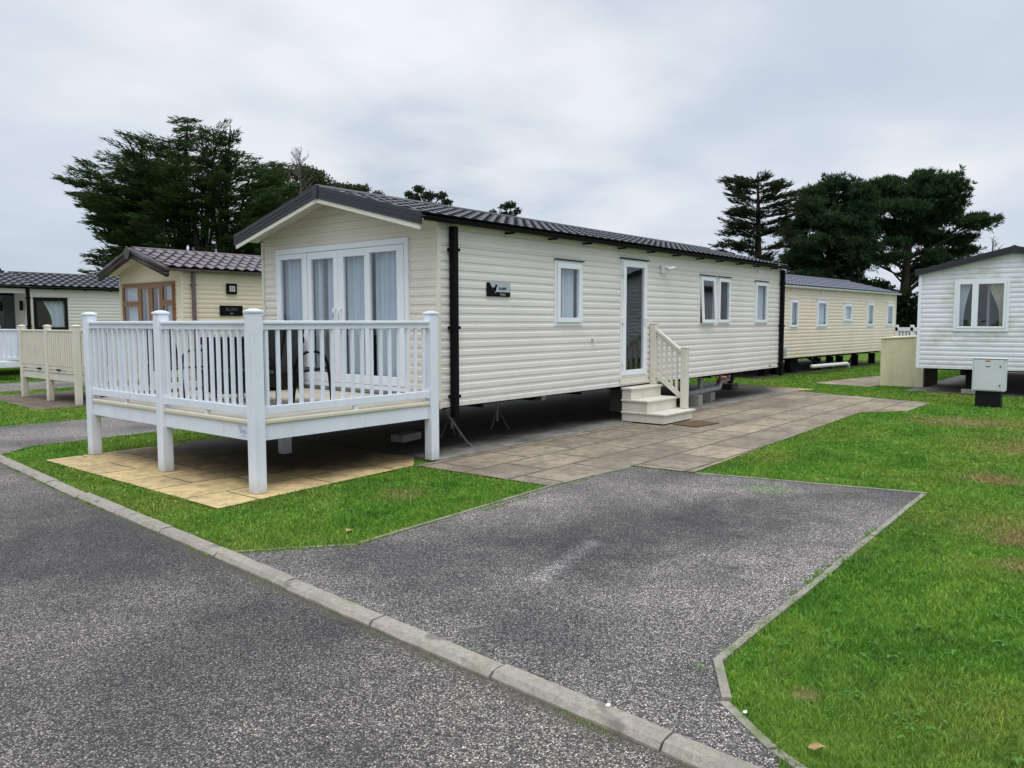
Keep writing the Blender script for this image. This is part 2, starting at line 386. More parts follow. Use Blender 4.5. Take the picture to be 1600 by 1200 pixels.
    M_['net'] = curt('net_curtain', (.74, .78, .82), .2)
    M_['cream_curtain'] = curt('cream_curtain', (.78, .72, .52), .25)
    M_['grey_curtain'] = curt('grey_curtain', (.46, .46, .44), .25)
make_materials()

# ------------------------------------------------------------------ mesh builder
class MB:
    def __init__(self): self.v = []; self.f = []
    def face(self, *pts):
        i = len(self.v); self.v += [tuple(p) for p in pts]; self.f.append(tuple(range(i, i+len(pts))))
        return self
    def hexa(self, p):
        i = len(self.v); self.v += [tuple(q) for q in p]
        for a in ((0, 3, 2, 1), (4, 5, 6, 7), (0, 1, 5, 4), (1, 2, 6, 5), (2, 3, 7, 6), (3, 0, 4, 7)):
            self.f.append(tuple(i+k for k in a))
        return self
    def box(self, a, b):
        x0, x1 = min(a[0], b[0]), max(a[0], b[0]); y0, y1 = min(a[1], b[1]), max(a[1], b[1]); z0, z1 = min(a[2], b[2]), max(a[2], b[2])
        return self.hexa([(x0, y0, z0), (x1, y0, z0), (x1, y1, z0), (x0, y1, z0), (x0, y0, z1), (x1, y0, z1), (x1, y1, z1), (x0, y1, z1)])
    def beam(self, p, q, w, h, up=(0, 0, 1)):
        p, q = Vector(p), Vector(q); d = (q-p).normalized(); up = Vector(up)
        s = d.cross(up); s = s.normalized() if s.length > 1e-6 else Vector((1, 0, 0)); t = s.cross(d)
        s *= w/2; t *= h/2
        return self.hexa([p-s-t, p+s-t, p+s+t, p-s+t, q-s-t, q+s-t, q+s+t, q-s+t])
    def prism(self, poly, z0, z1):
        n = len(poly); i = len(self.v)
        self.v += [(x, y, z0) for x, y in poly] + [(x, y, z1) for x, y in poly]
        a = sum(poly[k][0]*poly[(k+1) % n][1]-poly[(k+1) % n][0]*poly[k][1] for k in range(n))
        up = tuple(range(i+n, i+2*n)); dn = tuple(range(i+n-1, i-1, -1))
        if a < 0: up, dn = up[::-1], dn[::-1]
        self.f += [up, dn]
        for k in range(n):
            k2 = (k+1) % n; q = (i+k, i+k2, i+n+k2, i+n+k)
            self.f.append(q if a > 0 else q[::-1])
        return self
    def tube(self, pts, r, n=8, cap=True):
        pts = [Vector(p) for p in pts]; rs = r if isinstance(r, (list, tuple)) else [r]*len(pts)
        i0 = len(self.v); ref = None
        for k, p in enumerate(pts):
            d = (pts[min(k+1, len(pts)-1)]-pts[max(k-1, 0)])
            d = d.normalized() if d.length > 1e-9 else Vector((0, 0, 1))
            if ref is None: ref = Vector((0, 0, 1)) if abs(d.z) < .9 else Vector((1, 0, 0))
            s = d.cross(ref)
            if s.length < 1e-4: s = d.cross(Vector((.3, 1, .2)))
            s.normalize(); t = d.cross(s).normalized()
            for j in range(n):
                a = 2*PI*j/n; self.v.append(tuple(p+s*(rs[k]*math.cos(a))+t*(rs[k]*math.sin(a))))
        for k in range(len(pts)-1):
            for j in range(n):
                a = i0+k*n+j; b = i0+k*n+(j+1) % n
                self.f.append((a, a+n, b+n, b))
        if cap:
            self.f.append(tuple(i0+j for j in range(n))); e = i0+(len(pts)-1)*n
            self.f.append(tuple(e+j for j in range(n-1, -1, -1)))
        return self
    def build(self, name, mat, parent=None, org=None, smooth=False, bevel=0.0):
        me = bpy.data.meshes.new(name)
        o3 = Vector(org) if org is not None else (Vector(ORG.get(parent.name, (0, 0, 0))) if parent is not None else Vector((0, 0, 0)))
        vs = [(v[0]-o3.x, v[1]-o3.y, v[2]-o3.z) for v in self.v]
        me.from_pydata(vs, [], self.f); me.update()
        if isinstance(mat, str): mat = M_[mat]
        me.materials.append(mat)
        bm = bmesh.new(); bm.from_mesh(me); bmesh.ops.recalc_face_normals(bm, faces=bm.faces) if len(bm.faces) < 60000 else None
        bm.to_mesh(me); bm.free()
        if smooth:
            for p in me.polygons: p.use_smooth = True
        o = bpy.data.objects.new(name, me); COL.objects.link(o)
        if parent is not None: o.parent = parent
        elif org is not None: o.location = o3
        ORG[o.name] = tuple(o3)
        if bevel:
            b = o.modifiers.new('bevel', 'BEVEL'); b.width = bevel; b.segments = 2; b.limit_method = 'ANGLE'
        return o
ORG = {}
def thing(name, label, cat, loc=(0, 0, 0), rz=0.0, group=None, local=False):
    o = bpy.data.objects.new(name, None); COL.objects.link(o); o.empty_display_size = .2
    o.location = loc; o.rotation_euler = (0, 0, rz)
    o['label'] = label; o['category'] = cat
    if group: o['group'] = group
    ORG[o.name] = (0, 0, 0) if local else tuple(loc)
    return o
def tag(o, label, cat, group=None):
    o['label'] = label; o['category'] = cat
    if group: o['group'] = group
    return o
def struct(name, mb, mat):
    o = mb.build(name, mat); o['kind'] = 'structure'; return o
def centre(mb):
    xs = [v[0] for v in mb.v]; ys = [v[1] for v in mb.v]; zs = [v[2] for v in mb.v]
    return ((min(xs)+max(xs))/2, (min(ys)+max(ys))/2, min(zs))
def solo(name, mb, mat, label, cat, group=None, **kw):
    return tag(mb.build(name, mat, None, centre(mb), **kw), label, cat, group)
def bx(*ab):
    m = MB()
    for a, b in ab: m.box(a, b)
    return m
def text_mesh(name, body, size, mat, parent, mtx, align='CENTER', squash=1.0):
    c = bpy.data.curves.new(name, 'FONT'); c.body = body; c.size = size; c.align_x = align; c.align_y = 'CENTER'
    c.extrude = .0015; c.resolution_u = 2
    t = bpy.data.objects.new(name, c); COL.objects.link(t)
    dg = bpy.context.evaluated_depsgraph_get()
    me = bpy.data.meshes.new_from_object(t.evaluated_get(dg))
    bpy.data.objects.remove(t); bpy.data.curves.remove(c)
    me.name = name
    for v in me.vertices: v.co.x *= squash
    me.transform(mtx); me.materials.clear(); me.materials.append(M_[mat])
    o = bpy.data.objects.new(name, me); COL.objects.link(o); o.parent = parent
    return o

# ------------------------------------------------------------------ ground
g = MB(); S = 1500
g.face((-S, -S, -.006), (S, -S, -.006), (S, S, -.006), (-S, S, -.006))
struct('ground', g, 'lawn')
def kx(y):   # road side of the kerb
    pts = [(-40, -2.0), (-12, 1.3), (-4, 2.12), (-1, 2.42), (1, 2.57), (2.5, 2.675), (3.7, 2.76), (5.1, 2.87), (7.8, 3.06), (10.6, 3.30), (14, 3.62), (24, 4.3), (60, 5.0)]
    for (a, xa), (b, xb) in zip(pts, pts[1:]):
        if a <= y <= b: return xa+(xb-xa)*(y-a)/(b-a)
    return pts[-1][1]
ys = [-40, -25, -12, -6, -3] + [x*.5 for x in range(-4, 50)] + [26, 32, 40, 60]
road_poly = [(kx(y)+.03, y) for y in ys] + [(-30, 60), (-30, -40)]
rd = MB()
for a, b in zip(ys, ys[1:]):
    rd.face((-5, a, 0), (kx(a)+.03, a, 0), (kx(b)+.03, b, 0), (-5, b, 0))
struct('road', rd, 'road')
KW = .125
drive_main = [(kx(.9)+KW-.02, .93), (2.93, 1.10), (3.17, 1.40), (3.50, 1.60), (8.22, 1.66), (7.80, 3.80), (7.73, 4.56), (6.24, 4.62), (3.72, 4.50), (kx(5.05)+KW-.02, 5.06), (kx(3)+KW-.02, 3)]
def sheet(poly, z):
    m = MB(); m.face(*[(x, y, z) for x, y in poly]); return m
struct('driveway', sheet(drive_main, .006), 'drive')
drive_2 = [(kx(11)+KW-.02, 11.05), (4.0, 11.57), (8.4, 11.66), (8.4, 14.15), (5.7, 14.08), (4.43, 14.10), (kx(14.6)+KW-.02, 14.6)]
struct('driveway_beside_deck', sheet(drive_2, .006), 'drive')
drive_3 = [(kx(20.6)+KW-.02, 20.9), (5.6, 21.2), (9.4, 21.3), (9.4, 24.2), (5.6, 24.2), (kx(24.4)+KW-.02, 24.5)]
struct('driveway_far', sheet(drive_3, .006), 'drive')
patio = [(6.28, 4.66), (7.76, 4.60), (7.84, 3.86), (14.91, 4.12), (15.69, 3.50), (17.58, 3.49), (18.55, 6.53), (6.22, 6.53)]
struct('patio', sheet(patio, .010), 'patio')
pad = [(3.66, 6.36), (6.20, 6.54), (6.6, 6.95), (6.6, 10.3), (3.68, 10.24)]
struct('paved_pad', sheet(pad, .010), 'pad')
slab = [(6.62, 6.545), (18.7, 6.56), (18.9, 10.8), (6.62, 10.8)]
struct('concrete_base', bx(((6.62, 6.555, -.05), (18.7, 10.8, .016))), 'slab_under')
strip = [(18.72, 6.6), (19.35, 6.35), (19.9, 9.4), (18.72, 9.4)]
struct('sand_path', sheet(strip, .010), 'pad')
pad2 = [(5.75, 16.3), (9.2, 16.1), (9.2, 20.2), (6.1, 20.2)]
struct('brown_pad', sheet(pad2, .010), 'pad_brown')
struct('concrete_base_second', bx(((9.21, 16.2, -.05), (22, 20.6, .016))), 'slab_base')
pad3 = [(21.3, 7.1), (20.9, 5.55), (25.6, 5.3), (25.3, 6.5)]
struct('side_path', sheet(pad3, .010), 'patio')
struct('concrete_base_third', bx(((20.3, .3, -.05), (32, 4.6, .016))), 'slab_base')
base4 = [(22.0, 8.9), (33.3, 8.2), (33.6, 12.2), (22.3, 12.8)]
struct('concrete_base_fourth', sheet(base4, .012), 'slab_base')
# kerb stones along the road
kb = MB()
y = -5.0; first = True
while y < 26:
    ln = .915; y0, y1 = y+.006, y+ln-.006
    a0, a1 = kx(y0), kx(y1)
    t = .034+random.uniform(-.005, .005)
    dz = [random.uniform(-.003, .003) for _ in range(2)]
    jx = random.uniform(-.009, .009)
    ns = 7; secs = []
    for i_ in range(ns+1):
        f_ = i_/ns; yy = y0+(y1-y0)*f_; aa = a0+(a1-a0)*f_+jx; q = dz[0]+(dz[1]-dz[0])*f_
        e = lambda m=.003: random.uniform(-m, m)
        chip = random.choice((0, 0, 0, .006)) if i_ in (0, ns) else 0
        secs.append([(aa+e(.002), yy, -.03), (aa+e(), yy, .012+e()), (aa+.024+e(.004), yy, t+q-chip+e(.0015)), (aa+KW*.6, yy, t+q+.001+e(.001)), (aa+KW-.012+e(.004), yy, t+q-chip*.5+e(.0015)), (aa+KW+e(), yy, t+q-.012+e()), (aa+KW, yy, -.03)])
    n = 7
    for u0_, u1_ in zip(secs, secs[1:]):
        for k in range(n-1):
            kb.face(u0_[k], u0_[k+1], u1_[k+1], u1_[k])
    kb.face(*secs[0]); kb.face(*secs[-1][::-1])
    y += ln
struct('kerb', kb, 'kerb')
# concrete edgings round the driveway
ed = MB()
def edging(pts, w=.036, h=.014, seg=.9):
    for p, q in zip(pts, pts[1:]):
        p, q = Vector((p[0], p[1], 0)), Vector((q[0], q[1], 0)); d = q-p; n = max(1, int(d.length/seg+.5))
        for k in range(n):
            a = p+d*(k/n)+d.normalized()*.004; b = p+d*((k+1)/n)-d.normalized()*.004
            j = random.uniform(-.006, .006)
            off = Vector((-d.y, d.x, 0)).normalized()*random.uniform(-.010, .010)
            ed.beam(a+off+Vector((0, 0, h/2-.02+j)), b+off+Vector((0, 0, h/2-.02+j+random.uniform(-.004, .004))), w, h+.04)
edging([(kx(5.06)+KW+.02, 5.09), (3.72, 4.53), (6.24, 4.645), (7.72, 4.585)])
edging([(7.80, 3.82), (8.25, 1.64)])
edging([(8.25, 1.655), (3.50, 1.59), (3.14, 1.38), (2.90, 1.07), (2.76, .80)], .042)
struct('edging', ed, 'edging')

# ------------------------------------------------------------------ grass
def pip(poly, X, Y):
    c = np.zeros(X.shape, bool); n = len(poly)
    for i in range(n):
        x0, y0 = poly[i]; x1, y1 = poly[(i+1) % n]
        if y0 == y1: continue
        cond = ((y0 > Y) != (y1 > Y)) & (X < (x1-x0)*(Y-y0)/(y1-y0)+x0)
        c ^= cond
    return c
kys = np.array(ys); kxs = np.array([kx(v) for v in ys])
excl = [drive_main, drive_2, drive_3, patio, pad, [(6.3, 6.5), (18.7, 6.5), (18.9, 10.8), (6.3, 10.8)], strip, pad2, [(9.2, 16.2), (22, 16.2), (22, 20.6), (9.2, 20.6)], pad3, [(20.2, .2), (32, .2), (32, 4.6), (20.2, 4.6)], base4]
def vnoise(X, Y, s, seed):
    r = np.random.default_rng(seed); T = r.random((64, 64))
    x, y = X*s, Y*s; xi, yi = np.floor(x).astype(int), np.floor(y).astype(int); fx, fy = x-xi, y-yi
    fx = fx*fx*(3-2*fx); fy = fy*fy*(3-2*fy)
    g = lambda a, b: T[a % 64, b % 64]
    return (g(xi, yi)*(1-fx)+g(xi+1, yi)*fx)*(1-fy)+(g(xi, yi+1)*(1-fx)+g(xi+1, yi+1)*fx)*fy
def make_grass():
    PX, PY = [], []
    rings = [2.0, 2.8, 3.6, 4.6, 6, 8, 10.5, 14, 19, 26, 36]
    for a, b in zip(rings, rings[1:]):
        m = (a+b)/2
        dens = 21000/(1+(m/4.2)**2.3)+180
        ang = R(52)
        n = int(dens*ang*(b*b-a*a))
        rr = np.sqrt(rng.uniform(a*a, b*b, n)); th = YAW+rng.uniform(-ang, ang, n)
        PX.append(rr*np.cos(th)); PY.append(rr*np.sin(th))
    X = np.concatenate(PX); Y = np.concatenate(PY)
    ok = X > np.interp(Y, kys, kxs)+KW+.005
    for p in excl: ok &= ~pip(p, X, Y)
    X, Y = X[ok], Y[ok]
    # stray tufts pushing up beside the edging, the kerb and in the paving joints
    EX, EY = [X], [Y]
    def strayline(p, q, n, sp, gate=.5):
        t = rng.random(n); x = p[0]+(q[0]-p[0])*t+rng.normal(0, sp, n); yv = p[1]+(q[1]-p[1])*t+rng.normal(0, sp, n)
        k = vnoise(x, yv, 2.3, 91)*.55+vnoise(x, yv, 9.1, 92)*.45 > gate
        EX.append(x[k]); EY.append(yv[k])
    strayline((3.5, 1.615), (8.1, 1.68), 9000, .022, .62); strayline((3.5, 1.60), (8.1, 1.665), 2500, .010, .45); strayline((2.95, 1.12), (3.48, 1.61), 2600, .020, .55)
    strayline((3.72, 4.46), (7.6, 4.58), 2600, .015, .55); strayline((3.05, 5.0), (3.72, 4.46), 700, .015, .5)
    for yk in np.arange(1.0, 5.0, .5):
        strayline((kx(yk)+KW+.02, yk), (kx(yk+.5)+KW+.02, yk+.5), 420, .012, .5)
    for yk in np.arange(1.5, 10.5, .5):
        strayline((kx(yk)-.01, yk), (kx(yk+.5)-.01, yk+.5), 160, .010, .62)
    strayline((7.76, 4.55), (9.4, 4.5), 700, .03, .55); strayline((9.9, 4.9), (10.6, 4.9), 150, .02, .5)
    strayline((12.5, 5.6), (16.5, 5.0), 260, .04, .6); strayline((12.5, 6.3), (13.2, 6.2), 160, .03, .5)
    strayline((14.9, 5.6), (17.6, 5.6), 260, .03, .5); strayline((6.3, 4.7), (6.33, 6.4), 300, .02, .5)
    n_main = len(X)
    X = np.concatenate(EX); Y = np.concatenate(EY); n = len(X)
    stray = np.arange(n) >= n_main
    D = np.hypot(X, Y)
    rag = vnoise(X, Y, 1.4, 5)*.6+vnoise(X, Y, 4.5, 6)*.4
    Hh = (.010+.017*rag)*rng.uniform(.6, 1.3, n)*(1+.012*D)
    Hh[stray] *= .55
    tall = rng.random(n) < .012; Hh[tall] *= 1.7
    # bare, scuffed spots thin out
    bare = vnoise(X, Y, 2.1, 17)*.5+vnoise(X, Y, 6.3, 18)*.5
    keep = (bare < .86) | (rng.random(n) < .5)
    for (sx, sy, sr) in ((3.42, 1.14, .05), (8.3, 0, .3), (14.6, 2.4, .4)):
        keep &= (np.hypot(X-sx, Y-sy) > sr*(.6+.8*rag)) | (rng.random(n) < .25)
    X, Y, Hh, D = X[keep], Y[keep], Hh[keep], D[keep]; n = len(X)
    W = np.maximum(.0017, .00062*D)*rng.uniform(.7, 1.4, n)
    az = rng.uniform(0, 2*PI, n); lean = rng.uniform(.1, 1.5, n)*Hh; la = rng.uniform(0, 2*PI, n)
    cx, sx = np.cos(az)*W, np.sin(az)*W; lx, ly = np.cos(la)*lean, np.sin(la)*lean
    V = np.empty((n, 5, 3)); z0 = np.full(n, -.004)
    V[:, 0] = np.stack([X-cx, Y-sx, z0], 1); V[:, 1] = np.stack([X+cx, Y+sx, z0], 1)
    V[:, 2] = np.stack([X+cx*.8+lx*.35, Y+sx*.8+ly*.35, Hh*.6], 1); V[:, 3] = np.stack([X-cx*.8+lx*.35, Y-sx*.8+ly*.35, Hh*.6], 1)
    V[:, 4] = np.stack([X+lx, Y+ly, Hh], 1)
    me = bpy.data.meshes.new('grass')
    me.vertices.add(n*5); me.vertices.foreach_set('co', V.reshape(-1).astype(np.float32))
    b = (np.arange(n)*5)[:, None]
    li = np.concatenate([b+np.array([0, 1, 2, 3]), b+np.array([3, 2, 4])], 1)
    me.loops.add(n*7); me.loops.foreach_set('vertex_index', li.reshape(-1).astype(np.int32))
    st = np.stack([np.arange(n)*7, np.arange(n)*7+4], 1).reshape(-1)
    me.polygons.add(n*2); me.polygons.foreach_set('loop_start', st.astype(np.int32))
    tone = np.clip(rng.normal(.45, .2, n), 0, 1)
    at = me.attributes.new('tone', 'FLOAT', 'POINT'); at.data.foreach_set('value', np.repeat(tone, 5).astype(np.float32))
    me.materials.append(M_['grass']); me.update(calc_edges=True)
    o = bpy.data.objects.new('grass', me); COL.objects.link(o); o['kind'] = 'stuff'
    o['label'] = 'short bright green mown grass on the lawns'
make_grass()
# broad-leaved weeds in the near lawn: a scatter nobody could count
def make_weeds():
    mb = MB(); tones = []
    spots = []
    for (cx, cy, sp, n) in ((3.72, 1.36, .14, 16), (3.35, .95, .10, 8), (4.6, .62, .25, 12), (5.3, .45, .25, 14), (3.9, .55, .15, 8), (4.5, 1.1, .12, 6), (5.9, .2, .3, 10), (6.6, .9, .2, 6), (3.3, .75, .1, 5), (4.4, 5.6, .25, 10), (3.8, 5.9, .2, 8), (5.2, 5.2, .2, 5), (7.3, .3, .4, 12), (4.9, .75, .3, 26), (5.6, .75, .25, 16), (4.1, .95, .3, 22), (6.2, .45, .35, 18), (3.6, .4, .3, 20), (4.6, 5.35, .3, 10)):
        for _ in range(int(n*.5)): spots.append((random.gauss(cx, sp), random.gauss(cy, sp)))
    for x, y in spots:
        for k in range(random.randint(2, 5)):
            a = random.uniform(0, 2*PI); l = random.uniform(.016, .042); w = l*random.uniform(.3, .45)
            d = Vector((math.cos(a), math.sin(a), 0)); s = Vector((-d.y, d.x, 0)); z = random.uniform(.020, .034)
            b = Vector((x, y, z)); up = Vector((0, 0, 1))
            mb.face(b, b+d*l*.4-s*w*.5+up*.006, b+d*l*.8-s*w*.4+up*.004, b+d*l-up*.003, b+d*l*.8+s*w*.4+up*.005, b+d*l*.4+s*w*.5+up*.007)
    o = mb.build('weeds', 'weed'); o['kind'] = 'stuff'; o['label'] = 'broad leaved weeds scattered through the lawn'
make_weeds()

# ------------------------------------------------------------------ cladding and windows
PITCH_C = .106
def prof(z0, z1, base, pitch=PITCH_C, depth=.0085):
    """outline of overlapping boards between z0 and z1: (z, outwards)"""
    pts = []
    k0 = int(math.floor((z0-base)/pitch))-1
    k1 = int(math.ceil((z1-base)/pitch))+1
    raw = []
    for k in range(k0, k1):
        zb = base+k*pitch
        raw += [(zb, 0.0), (zb+pitch*.50, 0.0), (zb+pitch*.57, -depth*.8), (zb+pitch*.62, -depth), (zb+pitch-.0005, -depth*.9)]
    def at(z):
        for (a, oa), (b, ob) in zip(raw, raw[1:]):
            if a <= z <= b: return oa+(ob-oa)*(z-a)/(b-a) if b > a else ob
        return 0
    pts = [(z0, at(z0+1e-6))]+[q for q in raw if z0 < q[0] < z1]+[(z1, at(z1-1e-6))]
    return pts
def cladding(mapf, u0, u1, z0, z1, holes, base=None, pitch=PITCH_C, clip=None):
    base = z0 if base is None else base
    mb = MB()
    us = sorted(set([u0, u1]+[h[0] for h in holes]+[h[1] for h in holes]))
    us = [u for u in us if u0 <= u <= u1]
    for a, b in zip(us, us[1:]):
        m = (a+b)/2
        cuts = sorted([(h[2], h[3]) for h in holes if h[0] < m < h[1]])
        z = z0; spans = []
        for c0, c1 in cuts:
            if c0 > z: spans.append((z, c0))
            z = max(z, c1)
        if z < z1: spans.append((z, z1))
        for s0, s1 in spans:
            pts = prof(s0, s1, base, pitch)
            for (p, o), (q, r) in zip(pts, pts[1:]):
                mb.face(mapf(a, o, p), mapf(b, o, p), mapf(b, r, q), mapf(a, r, q))
    return mb
def clip_mesh(o, co, no):
    bm = bmesh.new(); bm.from_mesh(o.data)
    bmesh.ops.bisect_plane(bm, geom=bm.verts[:]+bm.edges[:]+bm.faces[:], plane_co=co, plane_no=no, clear_outer=True)
    bm.to_mesh(o.data); bm.free()
def fbox(mb, mapf, u0, u1, o0, o1, z0, z1):
    mb.box(mapf(u0, o0, z0), mapf(u1, o1, z1)); return mb
def ring(mb, mapf, u0, u1, z0, z1, w, o0, o1, wt=None, wb=None):
    wt = w if wt is None else wt; wb = w if wb is None else wb
    fbox(mb, mapf, u0, u1, o0, o1, z0, z0+wb); fbox(mb, mapf, u0, u1, o0, o1, z1-wt, z1)
    fbox(mb, mapf, u0, u0+w, o0, o1, z0+wb, z1-wt); fbox(mb, mapf, u1-w, u1, o0, o1, z0+wb, z1-wt)
    return mb
def quad(mapf, u0, u1, o, z0, z1):
    return MB().face(mapf(u0, o, z0), mapf(u1, o, z0), mapf(u1, o, z1), mapf(u0, o, z1))
def pleats(mapf, u0, u1, o, z0, z1, amp=.018, pit=.11, gather=None):
    """hanging cloth with folds; gather=(side, width) draws it aside towards the sill"""
    mb = MB(); nu = max(12, int((u1-u0)/pit*8)); nz = 14
    ph = random.uniform(0, 6)
    rows = []
    for k in range(nz+1):
        t = k/nz; z = z1+(z0-z1)*t; row = []
        for j in range(nu+1):
            s = j/nu; u = u0+(u1-u0)*s
            if gather:
                side, wd = gather
                keep = 1-(1-wd)*math.sin(min(1, t*1.25)*PI/2)**1.3
                u = (u0+(u-u0)*keep) if side < 0 else (u1-(u1-u)*keep)
            a = amp*(math.sin(2*PI*(u1-u0)*s/pit+ph+.8*math.sin(7*s+ph))+.4*math.sin(2*PI*(u1-u0)*s/pit*.43+ph*2))
            row.append(mapf(u, o+a, z))
        rows.append(row)
    for a, b in zip(rows, rows[1:]):
        for j in range(nu):
            mb.face(a[j], a[j+1], b[j+1], b[j])
    return mb
def merge(o, d=1e-4, smooth=True):
    bm = bmesh.new(); bm.from_mesh(o.data); bmesh.ops.remove_doubles(bm, verts=bm.verts, dist=d); bmesh.ops.recalc_face_normals(bm, faces=bm.faces); bm.to_mesh(o.data); bm.free()
    if smooth:
        for p in o.data.polygons: p.use_smooth = True
    return o
def window(root, mapf, u0, u1, z0, z1, fmat='white_frame', trim=.03, sash=.055, curtain='net', gap=(0, 0), cap=True, tilt=0.0, proud=.035, gather=None, cap_mat='black_matt', org=None):
    fm = MB(); ring(fm, mapf, u0, u1, z0, z1, trim, -.03, .012)
    w = fm.build('window', fmat, root, bevel=.003)
    i0, i1, j0, j1 = u0+trim+.002, u1-trim-.002, z0+trim+.002, z1-trim-.002
    ORG[w.name] = ORG[root.name]
    def mt(u, o, z):
        if tilt:
            return mapf(u, o+(j1-z)*math.sin(tilt), j1-(j1-z)*math.cos(tilt))
        return mapf(u, o, z)
    sm = MB()
    if tilt:
        def hb(a0, a1, b0, b1):
            p = [mt(a0, .0, b0), mt(a1, .0, b0), mt(a1, proud, b0), mt(a0, proud, b0), mt(a0, .0, b1), mt(a1, .0, b1), mt(a1, proud, b1), mt(a0, proud, b1)]
            sm.hexa(p)
        hb(i0, i1, j0, j0+sash); hb(i0, i1, j1-sash, j1); hb(i0, i0+sash, j0+sash, j1-sash); hb(i1-sash, i1, j0+sash, j1-sash)
    else:
        ring(sm, mapf, i0, i1, j0, j1, sash, -.02, proud)
    sm.build('sash', fmat, w, ORG[root.name], bevel=.005)
    quad(mt, i0+sash, i1-sash, proud-.018, j0+sash, j1-sash).build('pane', 'glass', w, ORG[root.name])
    if cap: fbox(MB(), mapf, u0-.012, u1+.012, .0, .042, z1+.002, z1+.016).build('drip_cap', cap_mat, w, ORG[root.name])
    if curtain:
        c = pleats(mapf, i0+.01+gap[0], i1-.01-gap[1], -.07, j0+.02, j1+.02, gather=gather).build('curtain', curtain, w, ORG[root.name])
        merge(c)
    return w

# ------------------------------------------------------------------ tiled roofs
def tiled_roof(x0, x1, ye0, ze, yr, zr, ye1, tile=.205, row=.345, amp=.022, step=.028, du=8, scal=.030):
    """two slopes of pressed roof tiles from the eaves (ye0 and ye1, height ze) up to the ridge (yr, zr)"""
    mb = MB()
    for sgn, ye in ((1, ye0), (-1, ye1)):
        ln = math.hypot(yr-ye, zr-ze); ny, nz = -(zr-ze)/ln*(1 if yr > ye else -1), abs(yr-ye)/ln
        dirv = ((yr-ye)/ln, (zr-ze)/ln)
        nu = int((x1-x0)/tile*du); rows = []
        k = 0; s = 0.0; samp = []
        while s < ln-.02:
            e = min(ln, s+row)
            samp += [(s, 0.0, k), (s+.0005, step, k), (s+(e-s)*.35, step*.62, k), (s+(e-s)*.7, step*.28, k), (e-.0005, 0.0, k)]
            s = e; k += 1
        for (sv, h, kk) in samp:
            r_ = []
            for j in range(nu+1):
                x = x0+(x1-x0)*j/nu; ph = (x-x0)/tile; fr = ph-math.floor(ph)
                wv = math.sin(2*PI*fr)*.5+.5; wv = wv**1.3
                hh = .004+h*.9+amp*wv
                sj = sv
                if h >= step*.99: sj = sv-scal*(1-wv)  # scalloped front edge
                r_.append((x, ye+dirv[0]*sj+ny*hh, ze+dirv[1]*sj+nz*hh))
            rows.append(r_)
        for a, b in zip(rows, rows[1:]):
            for j in range(nu): mb.face(a[j], a[j+1], b[j+1], b[j])
    return mb

